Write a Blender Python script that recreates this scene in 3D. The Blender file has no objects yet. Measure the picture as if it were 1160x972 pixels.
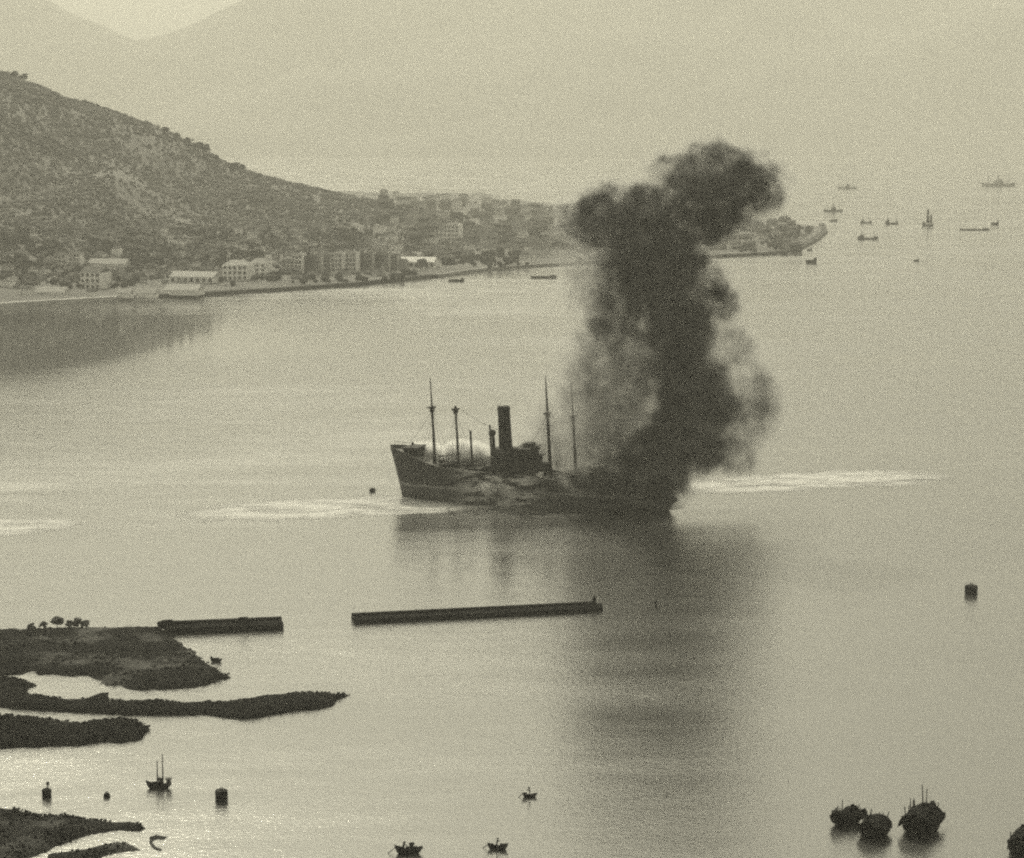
import bpy, bmesh, math, random
import numpy as np
from mathutils import Vector, Matrix, noise as mnoise
R = math.radians
random.seed(7)
rng = np.random.default_rng(7)
scene = bpy.context.scene
COL = scene.collection

# ------------------------------------------------------------------ camera
CAM_H = 126.0
FPX, CX, CY = 2500.0, 580.0, 486.0          # focal length and centre in photo pixels (1160 x 972)
PITCH = math.atan((486 - 150) / FPX)        # the horizon lies at row 150 in the haze
cd = bpy.data.cameras.new("camera")
cam = bpy.data.objects.new("camera", cd); COL.objects.link(cam)
cd.sensor_width = 36.0; cd.sensor_fit = 'HORIZONTAL'
cd.lens = 36.0 * FPX / 1160.0
cd.clip_start = 1.0; cd.clip_end = 80000.0
cam.location = (0, 0, CAM_H)
cam.rotation_euler = (R(90) - PITCH, 0, 0)
scene.camera = cam

# ------------------------------------------------------------------ light
SUN_EL, SUN_AZ = R(42), R(-13)               # azimuth measured from +Y towards +X: light comes from ahead, a little left
TINT = (1.0, 0.955, 0.735)                  # one warm print tone for the whole monochrome picture
world = bpy.data.worlds.new("World"); scene.world = world
world.use_nodes = True
nt = world.node_tree; nt.nodes.clear()
sky = nt.nodes.new('ShaderNodeTexSky'); sky.sky_type = 'NISHITA'; sky.sun_disc = False
sky.sun_elevation = SUN_EL; sky.sun_rotation = SUN_AZ
sky.air_density = 2.0; sky.dust_density = 3.8; sky.altitude = 0
bw = nt.nodes.new('ShaderNodeRGBToBW')
mul = nt.nodes.new('ShaderNodeMix'); mul.data_type = 'RGBA'; mul.blend_type = 'MULTIPLY'
mul.inputs[0].default_value = 1.0; mul.inputs[7].default_value = (*TINT, 1)
bgn = nt.nodes.new('ShaderNodeBackground'); bgn.inputs[1].default_value = 0.115
wo = nt.nodes.new('ShaderNodeOutputWorld')
nt.links.new(sky.outputs[0], bw.inputs[0]); nt.links.new(bw.outputs[0], mul.inputs[6])
nt.links.new(mul.outputs[2], bgn.inputs[0]); nt.links.new(bgn.outputs[0], wo.inputs[0])
sl = bpy.data.lights.new("sun", 'SUN'); sl.energy = 2.2; sl.angle = R(0.5)
sl.color = (1.0, 0.94, 0.72)
sun = bpy.data.objects.new("sun", sl); COL.objects.link(sun)
sdir = Vector((math.sin(SUN_AZ) * math.cos(SUN_EL), math.cos(SUN_AZ) * math.cos(SUN_EL), math.sin(SUN_EL)))
sun.rotation_euler = sdir.to_track_quat('Z', 'Y').to_euler()
sun.location = sdir * 400
scene.view_settings.view_transform = 'Standard'
scene.view_settings.look = 'None'
scene.view_settings.exposure = 0.18
scene.view_settings.gamma = 1.0
scene.cycles.pixel_filter_type = 'GAUSSIAN'; scene.cycles.filter_width = 2.6
scene.cycles.use_denoising = False
scene.cycles.use_adaptive_sampling = True; scene.cycles.adaptive_threshold = 0.06; scene.cycles.adaptive_min_samples = 16
scene.cycles.max_bounces = 8
scene.cycles.volume_bounces = 3
scene.cycles.transparent_max_bounces = 16
scene.cycles.volume_step_rate = 1.0
scene.cycles.volume_max_steps = 256

# ------------------------------------------------------------------ helpers
cp_, sp_ = math.cos(PITCH), math.sin(PITCH)
def ray(px, py):
    a = (px - CX) / FPX; b = (CY - py) / FPX
    return Vector((a, cp_ + b * sp_, -sp_ + b * cp_))
def P(px, py, z=0.0):                       # where the sight line through a photo pixel meets height z
    d = ray(px, py); t = (z - CAM_H) / d.z
    return Vector((d.x * t, d.y * t, z))
def Q(px, py, Y):                           # ... and where it meets the distance Y
    d = ray(px, py); t = Y / d.y
    return Vector((d.x * t, Y, CAM_H + d.z * t))
def scl(Y):                                 # pixels per metre at distance Y
    return FPX / (Y * 1.01)

def tag(o, label=None, cat=None, group=None, kind=None):
    if label: o['label'] = label
    if cat: o['category'] = cat
    if group: o['group'] = group
    if kind: o['kind'] = kind
    return o
def empty(name, loc=(0, 0, 0), rz=0.0):
    o = bpy.data.objects.new(name, None); COL.objects.link(o)
    o.location = loc; o.rotation_euler = (0, 0, rz); o.empty_display_size = 0.5
    return o
def link_mesh(name, me, parent=None, loc=None):
    o = bpy.data.objects.new(name, me); COL.objects.link(o)
    if parent: o.parent = parent
    if loc is not None: o.location = loc
    return o
class MB:
    def __init__(s): s.v = []; s.f = []
    def add(s, vs, fs):
        n = len(s.v); s.v += [tuple(v) for v in vs]; s.f += [tuple(i + n for i in f) for f in fs]; return s
    def box(s, c, d, rz=0, taper=1.0, rx=0, ry=0):
        M = Matrix.Rotation(rz, 3, 'Z') @ Matrix.Rotation(ry, 3, 'Y') @ Matrix.Rotation(rx, 3, 'X')
        vs = []
        for z in (-.5, .5):
            k = taper if z > 0 else 1.0
            for x, y in ((-.5, -.5), (.5, -.5), (.5, .5), (-.5, .5)):
                vs.append(M @ Vector((x * d[0] * k, y * d[1] * k, z * d[2])) + Vector(c))
        return s.add(vs, [(3, 2, 1, 0), (4, 5, 6, 7), (0, 1, 5, 4), (1, 2, 6, 5), (2, 3, 7, 6), (3, 0, 4, 7)])
    def rings(s, rs, cap=True, close=True):
        n = len(rs[0]); vs = [p for r in rs for p in r]; fs = []
        for i in range(len(rs) - 1):
            for j in range(n if close else n - 1):
                k = (j + 1) % n
                fs.append((i * n + j, i * n + k, (i + 1) * n + k, (i + 1) * n + j))
        if cap:
            fs.append(tuple(reversed(range(n)))); fs.append(tuple((len(rs) - 1) * n + j for j in range(n)))
        return s.add(vs, fs)
    def tube(s, pts, rad, n=8):
        pts = [Vector(p) for p in pts]; rs = []
        for i, p in enumerate(pts):
            t = (pts[min(i + 1, len(pts) - 1)] - pts[max(i - 1, 0)]).normalized()
            a = t.cross(Vector((0, 1, 0.01))); 
            if a.length < .05: a = t.cross(Vector((1, 0, 0)))
            a.normalize(); b = t.cross(a)
            r = rad[i] if hasattr(rad, '__len__') else rad
            rs.append([p + (a * math.cos(u) + b * math.sin(u)) * r for u in [2 * math.pi * k / n for k in range(n)]])
        return s.rings(rs)
    def prism(s, pts, z0, z1, inset=0.0):
        n = len(pts)
        c = sum((Vector((p[0], p[1], 0)) for p in pts), Vector()) / n
        lo = [(p[0], p[1], z0) for p in pts]; hi = []
        for p in pts:
            q = Vector((p[0], p[1], 0)); d = (c - q); L = d.length or 1
            q = q + d / L * min(inset, L * .5); hi.append((q.x, q.y, z1))
        return s.rings([lo, hi])
    def blob(s, c, r, seed=0, sub=1, rough=.3, sq=(1, 1, 1)):
        vs, fs = ICO[sub]
        out = []
        for v in vs:
            k = 1 + rough * mnoise.noise(Vector(v) * 1.7 + Vector((seed * 3.1, seed * 1.7, seed)))
            out.append((c[0] + v[0] * r * k * sq[0], c[1] + v[1] * r * k * sq[1], c[2] + v[2] * r * k * sq[2]))
        return s.add(out, fs)
    def build(s, name, mat, parent=None, smooth=False, loc=None):
        me = bpy.data.meshes.new(name); me.from_pydata(s.v, [], s.f); me.validate(); 
        bm = bmesh.new(); bm.from_mesh(me); bmesh.ops.recalc_face_normals(bm, faces=bm.faces); bm.to_mesh(me); bm.free()
        me.materials.append(mat)
        if smooth: me.polygons.foreach_set('use_smooth', [True] * len(me.polygons))
        return link_mesh(name, me, parent, loc)
ICO = {}
for _s in (1, 2, 3):
    _b = bmesh.new(); bmesh.ops.create_icosphere(_b, subdivisions=_s, radius=1)
    _b.verts.ensure_lookup_table()
    ICO[_s] = ([tuple(v.co) for v in _b.verts], [tuple(v.index for v in f.verts) for f in _b.faces]); _b.free()

def mat(name, v, var=0.25, scale=1.0, rough=0.8, bump=0.0, detail=4, spec=0.3, v2=None, mask_scale=None, stretch=(1, 1, 1)):
    m = bpy.data.materials.new(name); m.use_nodes = True
    n = m.node_tree.nodes; L = m.node_tree.links; b = n['Principled BSDF']
    b.inputs['Roughness'].default_value = rough
    b.inputs['Specular IOR Level'].default_value = spec
    g = n.new('ShaderNodeNewGeometry') if scale < .2 else None
    t = n.new('ShaderNodeTexCoord'); mp = n.new('ShaderNodeMapping'); mp.inputs['Scale'].default_value = stretch
    L.new((g.outputs['Position'] if g else t.outputs['Object']), mp.inputs[0])
    z = n.new('ShaderNodeTexNoise'); z.inputs['Scale'].default_value = scale; z.inputs['Detail'].default_value = detail
    z.inputs['Roughness'].default_value = .65
    L.new(mp.outputs[0], z.inputs['Vector'])
    r = n.new('ShaderNodeMapRange'); r.inputs[1].default_value = .3; r.inputs[2].default_value = .7
    r.inputs[3].default_value = v * (1 - var); r.inputs[4].default_value = v * (1 + var)
    L.new(z.outputs[0], r.inputs[0]); out = r.outputs[0]
    if v2 is not None:
        z2 = n.new('ShaderNodeTexNoise'); z2.inputs['Scale'].default_value = mask_scale; z2.inputs['Detail'].default_value = 6
        L.new(mp.outputs[0], z2.inputs['Vector'])
        q = n.new('ShaderNodeMapRange'); q.inputs[1].default_value = .5; q.inputs[2].default_value = .62
        L.new(z2.outputs[0], q.inputs[0])
        mx = n.new('ShaderNodeMix'); L.new(q.outputs[0], mx.inputs[0]); L.new(out, mx.inputs[2]); mx.inputs[3].default_value = v2
        out = mx.outputs[0]
    L.new(out, b.inputs['Base Color'])
    if bump:
        bp = n.new('ShaderNodeBump'); bp.inputs['Distance'].default_value = bump; bp.inputs['Strength'].default_value = 1
        L.new(z.outputs[0], bp.inputs['Height']); L.new(bp.outputs[0], b.inputs['Normal'])
    return m
# ------------------------------------------------------------------ water
def water_material():
    m = bpy.data.materials.new("harbour water"); m.use_nodes = True
    n = m.node_tree.nodes; L = m.node_tree.links; b = n['Principled BSDF']
    b.inputs['Base Color'].default_value = (.07, .07, .069, 1)
    b.inputs['IOR'].default_value = 2.45
    g = n.new('ShaderNodeNewGeometry')
    def nz(scale, stretch, detail=3, rough=.6, dist=0.0):
        mp = n.new('ShaderNodeMapping'); mp.inputs['Scale'].default_value = stretch
        mp.inputs['Rotation'].default_value = (0, 0, R(random.uniform(-8, 8)))
        L.new(g.outputs['Position'], mp.inputs[0])
        z = n.new('ShaderNodeTexNoise'); z.inputs['Scale'].default_value = scale; z.inputs['Detail'].default_value = detail
        z.inputs['Roughness'].default_value = rough; z.inputs['Distortion'].default_value = dist
        L.new(mp.outputs[0], z.inputs['Vector']); return z
    # wind lanes: long streaks of ruffled and smooth water
    w1 = nz(.004, (1, 2.2, 1), 5, .6, .6); w2 = nz(.02, (.6, 2.0, 1), 4, .6, .3)
    ad = n.new('ShaderNodeMath'); ad.operation = 'MULTIPLY_ADD'; ad.inputs[1].default_value = .45
    L.new(w2.outputs[0], ad.inputs[0]); L.new(w1.outputs[0], ad.inputs[2])
    rr = n.new('ShaderNodeMapRange'); rr.inputs[1].default_value = .55; rr.inputs[2].default_value = .9
    rr.inputs[3].default_value = .10; rr.inputs[4].default_value = .25
    L.new(ad.outputs[0], rr.inputs[0]); # sheltered, glassy water in the lee of the hill
    sub = n.new('ShaderNodeVectorMath'); sub.operation = 'SUBTRACT'; sub.inputs[1].default_value = (-340, 1350, 0); L.new(g.outputs['Position'], sub.inputs[0])
    dvv = n.new('ShaderNodeVectorMath'); dvv.operation = 'DIVIDE'; dvv.inputs[1].default_value = (370, 400, 1); L.new(sub.outputs[0], dvv.inputs[0])
    ln = n.new('ShaderNodeVectorMath'); ln.operation = 'LENGTH'; L.new(dvv.outputs[0], ln.inputs[0])
    lee = n.new('ShaderNodeMapRange'); lee.interpolation_type = 'SMOOTHSTEP'; lee.inputs[1].default_value = .3; lee.inputs[2].default_value = 1.1
    L.new(ln.outputs['Value'], lee.inputs[0])
    mr = n.new('ShaderNodeMix'); mr.inputs[2].default_value = .05; L.new(lee.outputs[0], mr.inputs[0]); L.new(rr.outputs[0], mr.inputs[3])
    L.new(mr.outputs[0], b.inputs['Roughness'])
    # ripples
    r1 = nz(.8, (1, 1.3, 1), 4, .65, .3); r2 = nz(.05, (1, 1.6, 1), 3, .5)
    s = n.new('ShaderNodeMath'); s.operation = 'MULTIPLY_ADD'; s.inputs[1].default_value = 2.0
    L.new(r2.outputs[0], s.inputs[0]); L.new(r1.outputs[0], s.inputs[2])
    bp = n.new('ShaderNodeBump'); bp.inputs['Distance'].default_value = .13
    st = n.new('ShaderNodeMapRange'); st.inputs[1].default_value = .5; st.inputs[2].default_value = .95
    st.inputs[3].default_value = .25; st.inputs[4].default_value = 1.0
    L.new(ad.outputs[0], st.inputs[0]); ms = n.new('ShaderNodeMath'); ms.operation = 'MULTIPLY'; L.new(st.outputs[0], ms.inputs[0]); L.new(lee.outputs[0], ms.inputs[1]); L.new(ms.outputs[0], bp.inputs['Strength'])
    L.new(s.outputs[0], bp.inputs['Height']); L.new(bp.outputs[0], b.inputs['Normal'])
    return m
wm = MB(); wm.add([(-20000, -800, 0), (20000, -800, 0), (20000, 20000, 0), (-20000, 20000, 0)], [(0, 1, 2, 3)])
tag(wm.build("sea_water", water_material()), kind='structure')

# ------------------------------------------------------------------ haze
hm = bpy.data.materials.new("haze air"); hm.use_nodes = True
n = hm.node_tree.nodes; n.clear()
pv = n.new('ShaderNodeVolumePrincipled'); ho = n.new('ShaderNodeOutputMaterial')
pv.inputs['Color'].default_value = (.98, .975, .935, 1); pv.inputs['Density'].default_value = 1.15e-4
pv.inputs["Anisotropy"].default_value = 0.1
hm.node_tree.links.new(pv.outputs[0], ho.inputs['Volume'])
hb = MB(); hb.box((0, 9600, 699), (41000, 21400, 1400)); tag(hb.build("haze", hm), kind='stuff')

# ------------------------------------------------------------------ mountains across the bay, all but lost in the haze
MTN = [(-900, 40), (-500, -20), (-200, -60), (-60, -50), (30, -15), (60, 2), (90, 12), (125, 28), (165, 50), (195, 36), (230, 18), (270, 0), (330, -22), (420, -45),
       (560, -60), (700, -50), (860, -70), (1000, -55), (1150, -40), (1300, -60), (1600, 0), (2000, 60)]
RM = 15000.0
mxs = [Q(p[0], p[1], RM).x for p in MTN]; mzs = [Q(p[0], p[1], RM).z for p in MTN]
gx = np.arange(-9000, 9001, 120.0); gy = np.arange(10800, 18000, 150.0); vs = []
for y in gy:
    for x in gx:
        t = (y - 10900 - 500 * mnoise.noise(Vector((x * .0006, 1, 1)))) / (RM - 10900)
        zr = float(np.interp(x, mxs, mzs)) + 60 * mnoise.fractal(Vector((x * .0016, 3, 7)), 1.0, 2.0, 5)
        f = t ** 1.5 if 0 < t <= 1 else (0 if t <= 0 else max(0, 1 - ((t - 1) * 1.6) ** 2))
        q = mnoise.fractal(Vector((x * .0006, y * .0004, 2)), 1.0, 2.0, 6)
        vs.append((x, y, -8 if t <= 0 else zr * f * (1 + .5 * q * math.sin(math.pi * min(1, t))) - 8 + 25 * mnoise.noise(Vector((x * .004, y * .003, 5))) * min(1, 3 * t)))
wx = len(gx); fs = [(j * wx + i, j * wx + i + 1, (j + 1) * wx + i + 1, (j + 1) * wx + i) for j in range(len(gy) - 1) for i in range(wx - 1)]
mmn = bpy.data.meshes.new("mountains"); mmn.from_pydata(vs, [], fs); mmn.materials.append(mat("far mountain slopes", .14, .3, .0012, .95, v2=.20, mask_scale=.0008, detail=8))
mmn.polygons.foreach_set('use_smooth', [True] * len(fs)); tag(link_mesh("mountains", mmn), kind='structure')

# ------------------------------------------------------------------ smoke
def smoke_object(name, lobes, Yc, gain, ramp, aniso, warp, inflate=1.32, fine=.12, cut=.5, step=None):
    """lobes: (px, py, rx_px, rz_px, weight, depth offset m) -> closed bounding mesh with a billowing volume inside"""
    L_ = []
    for px, py, rx, rz, w, dy in lobes:
        c = Q(px, py, Yc + dy); s = scl(Yc + dy)
        L_.append((c, Vector((rx / s, (rx + rz) * .5 / s, rz / s)), w))
    org = Vector((L_[0][0].x, Yc, 0))
    mb = MB()
    for k, (c, r, w) in enumerate(L_):
        vs, fs = ICO[3]
        out = [(max(-1e9, c.x - org.x + v[0] * r.x * inflate), c.y - org.y + v[1] * r.y * inflate,
                max(.25, c.z - org.z + v[2] * r.z * inflate)) for v in vs]
        mb.add(out, fs)
    o = mb.build(name, None or bpy.data.materials.new(name + " volume"), smooth=True)
    o.location = org
    rm = o.modifiers.new("union", 'REMESH'); rm.mode = 'VOXEL'; rm.voxel_size = step or 2.2
    dg = bpy.context.evaluated_depsgraph_get(); me2 = bpy.data.meshes.new_from_object(o.evaluated_get(dg))
    o.modifiers.clear(); o.data = me2
    me2.materials.clear()
    m = bpy.data.materials.new(name + " volume"); me2.materials.append(m); m.use_nodes = True
    n = m.node_tree.nodes; Lk = m.node_tree.links; n.clear()
    tc = n.new('ShaderNodeTexCoord')
    z = n.new('ShaderNodeTexNoise'); z.inputs['Scale'].default_value = warp[1]; z.inputs['Detail'].default_value = 2.5
    z.inputs['Roughness'].default_value = .55
    Lk.new(tc.outputs['Object'], z.inputs['Vector'])
    sb = n.new('ShaderNodeVectorMath'); sb.operation = 'SUBTRACT'; sb.inputs[1].default_value = (.5, .5, .5)
    Lk.new(z.outputs['Color'], sb.inputs[0])
    ma = n.new('ShaderNodeVectorMath'); ma.operation = 'MULTIPLY_ADD'; ma.inputs[1].default_value = (warp[0],) * 3
    Lk.new(sb.outputs[0], ma.inputs[0]); Lk.new(tc.outputs['Object'], ma.inputs[2])
    zb = n.new('ShaderNodeTexNoise'); zb.inputs['Scale'].default_value = warp[1] * 3.6; zb.inputs['Detail'].default_value = 3
    Lk.new(tc.outputs['Object'], zb.inputs['Vector'])
    sb2 = n.new('ShaderNodeVectorMath'); sb2.operation = 'SUBTRACT'; sb2.inputs[1].default_value = (.5, .5, .5); Lk.new(zb.outputs['Color'], sb2.inputs[0])
    mb2 = n.new('ShaderNodeVectorMath'); mb2.operation = 'MULTIPLY_ADD'; mb2.inputs[1].default_value = (warp[0] * .5,) * 3
    Lk.new(sb2.outputs[0], mb2.inputs[0]); Lk.new(ma.outputs[0], mb2.inputs[2]); ma = mb2
    acc = None
    for c, r, w in L_:
        c2 = c - org
        a = n.new('ShaderNodeVectorMath'); a.operation = 'MULTIPLY_ADD'
        a.inputs[1].default_value = (1 / r.x, 1 / r.y, 1 / r.z)
        a.inputs[2].default_value = (-c2.x / r.x, -c2.y / r.y, -c2.z / r.z)
        Lk.new(ma.outputs[0], a.inputs[0])
        le = n.new('ShaderNodeVectorMath'); le.operation = 'LENGTH'; Lk.new(a.outputs[0], le.inputs[0])
        q = n.new('ShaderNodeMapRange'); q.interpolation_type = 'SMOOTHSTEP'
        q.inputs[1].default_value = 1.2; q.inputs[2].default_value = .42; q.inputs[3].default_value = 0; q.inputs[4].default_value = w
        Lk.new(le.outputs['Value'], q.inputs[0])
        if acc is None: acc = q.outputs[0]
        else:
            mx = n.new('ShaderNodeMath'); mx.operation = 'MAXIMUM'
            Lk.new(acc, mx.inputs[0]); Lk.new(q.outputs[0], mx.inputs[1]); acc = mx.outputs[0]
    z2 = n.new('ShaderNodeTexNoise'); z2.inputs['Scale'].default_value = fine; z2.inputs['Detail'].default_value = 4
    z2.inputs['Roughness'].default_value = .6
    Lk.new(tc.outputs['Object'], z2.inputs['Vector'])
    # dens = max(0, acc - (noise-.3)*cut*?) * gain
    zr = n.new('ShaderNodeMapRange'); zr.inputs[1].default_value = .35; zr.inputs[2].default_value = .65
    zr.inputs[3].default_value = 1 - cut; zr.inputs[4].default_value = 1 + cut
    Lk.new(z2.outputs[0], zr.inputs[0])
    mu = n.new('ShaderNodeMath'); mu.operation = 'MULTIPLY'; Lk.new(acc, mu.inputs[0]); Lk.new(zr.outputs[0], mu.inputs[1])
    pw = n.new('ShaderNodeMath'); pw.operation = 'POWER'; pw.inputs[1].default_value = 2.0; Lk.new(mu.outputs[0], pw.inputs[0])
    gn = n.new('ShaderNodeMath'); gn.operation = 'MULTIPLY'; gn.inputs[1].default_value = gain; Lk.new(pw.outputs[0], gn.inputs[0])
    rp = n.new('ShaderNodeMapRange'); rp.inputs[1].default_value = ramp[0]; rp.inputs[2].default_value = ramp[1]
    rp.inputs[3].default_value = ramp[2]; rp.inputs[4].default_value = ramp[3]
    Lk.new(mu.outputs[0], rp.inputs[0])
    pv = n.new('ShaderNodeVolumePrincipled'); pv.inputs['Anisotropy'].default_value = aniso
    Lk.new(rp.outputs[0], pv.inputs['Color']); Lk.new(gn.outputs[0], pv.inputs['Density'])
    oo = n.new('ShaderNodeOutputMaterial'); Lk.new(pv.outputs[0], oo.inputs['Volume'])
    return o
SMOKE = [ # px, py, rx, rz, weight, depth
 (842, 214, 50, 48, .95, 0), (798, 200, 62, 44, .9, -4), (806, 240, 50, 44, .9, 0), (758, 182, 34, 26, .55, 0), (780, 232, 48, 38, .95, 0),
 (684, 246, 58, 44, .85, 2), (728, 250, 62, 52, .95, 0), (742, 305, 72, 66, 1.0, 0), (704, 352, 46, 68, .66, -4),
 (764, 385, 54, 76, 1.0, 0), (782, 455, 60, 76, 1.0, 0), (772, 505, 72, 48, 1.0, -4), (740, 532, 68, 34, 1.0, -10),
 (692, 547, 66, 26, 1.0, -16), (738, 553, 54, 20, 1.0, -22), 
 (806, 336, 42, 40, .62, 4), (680, 322, 58, 58, .42, 4), (694, 428, 84, 96, .43, 0), (700, 500, 66, 58, .52, 8),
 (852, 458, 46, 68, .48, 6), (830, 392, 40, 44, .40, 4), (826, 520, 48, 30, .48, 0), (640, 500, 62, 74, .36, 32),
 (622, 530, 54, 38, .42, 26), (664, 460, 42, 62, .34, 30)]
sm = smoke_object("smoke_plume", SMOKE, 742.0, .48, (.20, .70, .80, .03), .2, (17, .042), fine=.16, cut=.66)
tag(sm, "tall black smoke plume billowing up from the right end of the cargo ship", "smoke")
# ------------------------------------------------------------------ far shore
M_LAND = mat("far shore ground", .11, .5, .02, .9, v2=.19, mask_scale=.012)
M_HILL = mat("hill soil", .15, .4, .03, .95, v2=.19, mask_scale=.014, detail=8)
M_WOODS = mat("hillside foliage", .125, .5, .035, .95, v2=.19, mask_scale=.02, detail=8)
M_TREE = mat("tree leaves", .055, .4, .8, .9)
M_BARK = mat("bark", .09, .3, 3, .9)
SHORE = [(-150, 362), (-60, 353), (0, 347), (100, 341), (200, 336), (300, 330), (400, 323), (450, 318), (490, 314),
         (520, 309), (560, 305), (650, 299), (730, 295), (815, 291), (870, 288), (900, 284), (922, 273), (933, 264)]
BACK = [(930, 259), (905, 256), (870, 252), (820, 247), (760, 244), (700, 240), (660, 236), (560, 226), (480, 222), (400, 218), (300, 216), (-150, 216)]
land_pts = [P(*p) for p in SHORE + BACK]
mb = MB(); mb.prism(land_pts, -3.0, 2.6); tag(mb.build("ground", M_LAND), kind='structure')
# hill: skyline row for each column, standing 2600 m away
SIL = [(-400, 60), (-200, 66), (-60, 72), (0, 81), (15, 83), (28, 92), (50, 99), (75, 112), (110, 121), (150, 134), (180, 145), (205, 158), (230, 172),
       (265, 191), (300, 203), (340, 212), (400, 226), (440, 236), (480, 246), (520, 256), (560, 264), (620, 271)]
RY = 2600.0
sx = [Q(p[0], p[1], RY).x for p in SIL]; sz = [Q(p[0], p[1], RY).z for p in SIL]
shx = [p.x for p in land_pts[:18]]; shy = [p.y for p in land_pts[:18]]
def ground_h(x, y):
    zr = float(np.interp(x * RY / max(y, 1500) if y > RY else x, sx, sz, right=2))
    ys = float(np.interp(x, shx, shy)) + 45
    if y < ys or ys > RY - 200 or x > 250: return 2.6
    t = (y - ys) / (RY + 60 - ys)
    g = mnoise.noise(Vector((x * .006, y * .0025, 3.3))) + .5 * mnoise.noise(Vector((x * .016, y * .008, 9)))
    if t <= 1:
        f = .30 * t + .70 * t ** 1.75
        z = 2.6 + (zr - 2.6) * f * (1 + .55 * g * math.sin(math.pi * min(1, t)))
    else:
        z = 2.6 + (zr - 2.6) * max(0, 1 - ((t - 1) / .9) ** 1.6)
    return max(2.6, z + 1.5 * mnoise.noise(Vector((x * .05, y * .05, 1))) * min(1, max(0, zr - 6) / 20))
def G(px, py):
    d = ray(px, py); t = 1300.0
    while t < 6500:
        p = Vector((d.x * t, d.y * t, CAM_H + d.z * t))
        if p.z <= ground_h(p.x, p.y): return p
        t += 4
    return P(px, py, 2.6)
xs = np.arange(-1500, 260, 16.0); ys_ = np.arange(1580, 4600, 18.0)
vs = []; hh = np.zeros((len(ys_), len(xs)))
for j, y in enumerate(ys_):
    for i, x in enumerate(xs):
        z = ground_h(x, y); hh[j, i] = z; vs.append((x, y, z if z > 2.7 else -2.0))
fs = []
W_ = len(xs)
for j in range(len(ys_) - 1):
    for i in range(W_ - 1):
        if max(hh[j, i], hh[j, i + 1], hh[j + 1, i], hh[j + 1, i + 1]) > 2.7:
            a = j * W_ + i; fs.append((a, a + 1, a + W_ + 1, a + W_))
me = bpy.data.meshes.new("hill"); me.from_pydata(vs, [], fs); me.materials.append(M_HILL)
me.polygons.foreach_set('use_smooth', [True] * len(fs))
tag(link_mesh("hill", me), kind='structure')

BLD = [(86,305,13,18),(69,303,13,15),(106,327,24,19),(122,302,44,6),(132,290,9,9),(8,326,13,8),(29,334,12,7),(58,334,34,5),(166,337,22,6),(141,337,16,6),(220,320,52,8),(207,334,40,6),(186,264,6,6),(192,272,6,6),(205,278,7,5),(268,317,28,17),(294,312,20,14),(385,309,130,22),(470,303,48,8),(468,293,20,5),(454,288,4,9),(431,306,9,6),(437,233,5,13),(481,233,5,8),(513,277,17,22),(562,286,26,6),(587,281,16,7),(622,292,60,5),(833,268,11,8),(829,281,14,6),(857,275,6,7),(901,277,8,6),(911,271,8,5)]
def hides(px, py, r):
    return any(abs(px - a) < w / 2 + r and b - h * .8 < py < b + 1.5 + r * 1.6 for a, b, w, h in BLD)
def proj(x, y, z):
    z -= CAM_H; d = y * cp_ - z * sp_; u = y * sp_ + z * cp_
    return CX + FPX * x / d, CY - FPX * u / d
# foliage clumps in one far-off wood
def clumps(name, pts, rad, material, sq=.8, jitter=.3, sub=1):
    v0 = np.array(ICO[sub][0]); f0 = np.array(ICO[sub][1]); k = len(pts); nv = len(v0)
    pts = np.array(pts); rad = np.array(rad)
    j = 1 + (rng.random((k, nv)) - .5) * 2 * jitter
    V = v0[None] * (rad[:, None] * j)[:, :, None]; V[:, :, 2] *= sq
    V = V + pts[:, None, :]
    F = f0[None] + (np.arange(k) * nv)[:, None, None]
    me = bpy.data.meshes.new(name); me.from_pydata(V.reshape(-1, 3).tolist(), [], F.reshape(-1, 3).tolist())
    me.materials.append(material); return link_mesh(name, me)
pts = []; rad = []
N = 0
while len(pts) < 30000:
    x = random.uniform(-900, 200); y = random.uniform(1600, 2720)
    h = ground_h(x, y)
    if h < 6: continue
    d = mnoise.noise(Vector((x * .011, y * .006, 5))) + .6 * mnoise.noise(Vector((x * .035, y * .02, 7)))
    if d < random.uniform(-.75, .12): continue
    r = random.uniform(1.0, 2.7) * (1 + .5 * max(0, d))
    qx, qy = proj(x, y, h)
    if hides(qx, qy, 2.5): continue
    pts.append((x, y, h + r * .5)); rad.append(r)
tag(clumps("hillside_wood", pts, rad, M_WOODS), kind='stuff')

# trees with a trunk, limbs and a ragged crown
def make_tree(seed, h, r, dens=26, leaf=.34):
    rnd = random.Random(seed)
    root = empty("round_tree")
    t = MB(); t.tube([(0, 0, -.5), (r * .05, 0, h * .3), (-r * .03, r * .04, h * .62)], [h * .035, h * .026, h * .014], 6)
    for k in range(5):
        a = k * 1.26 + rnd.random(); t.tube([(0, 0, h * (.3 + .06 * k)), (math.cos(a) * r * .6, math.sin(a) * r * .6, h * (.5 + .07 * k))], [h * .014, h * .005], 5)
    t.build("trunk", M_BARK, root)
    c = MB()
    for k in range(dens):
        a = rnd.random() * 6.28; e = math.asin(rnd.uniform(-.55, 1)); q = r * rnd.uniform(.25, .95)
        pz = h * .56 + math.sin(e) * q * .8
        c.blob((math.cos(a) * math.cos(e) * q, math.sin(a) * math.cos(e) * q, pz), r * rnd.uniform(.15, leaf), seed + k, 2, .8, (1, 1, .75))
    c.build("crown", M_TREE, root)
    return root
def copy_tree(o, parent=None):
    c = o.copy(); COL.objects.link(c)
    if parent: c.parent = parent
    for ch in list(o.children): copy_tree(ch, c)
    return c
def protos(n, maker):
    return [maker(k) for k in range(n)]
hill_tree = [make_tree(k, 15, 6.5) for k in range(3)]
used = set()
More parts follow.
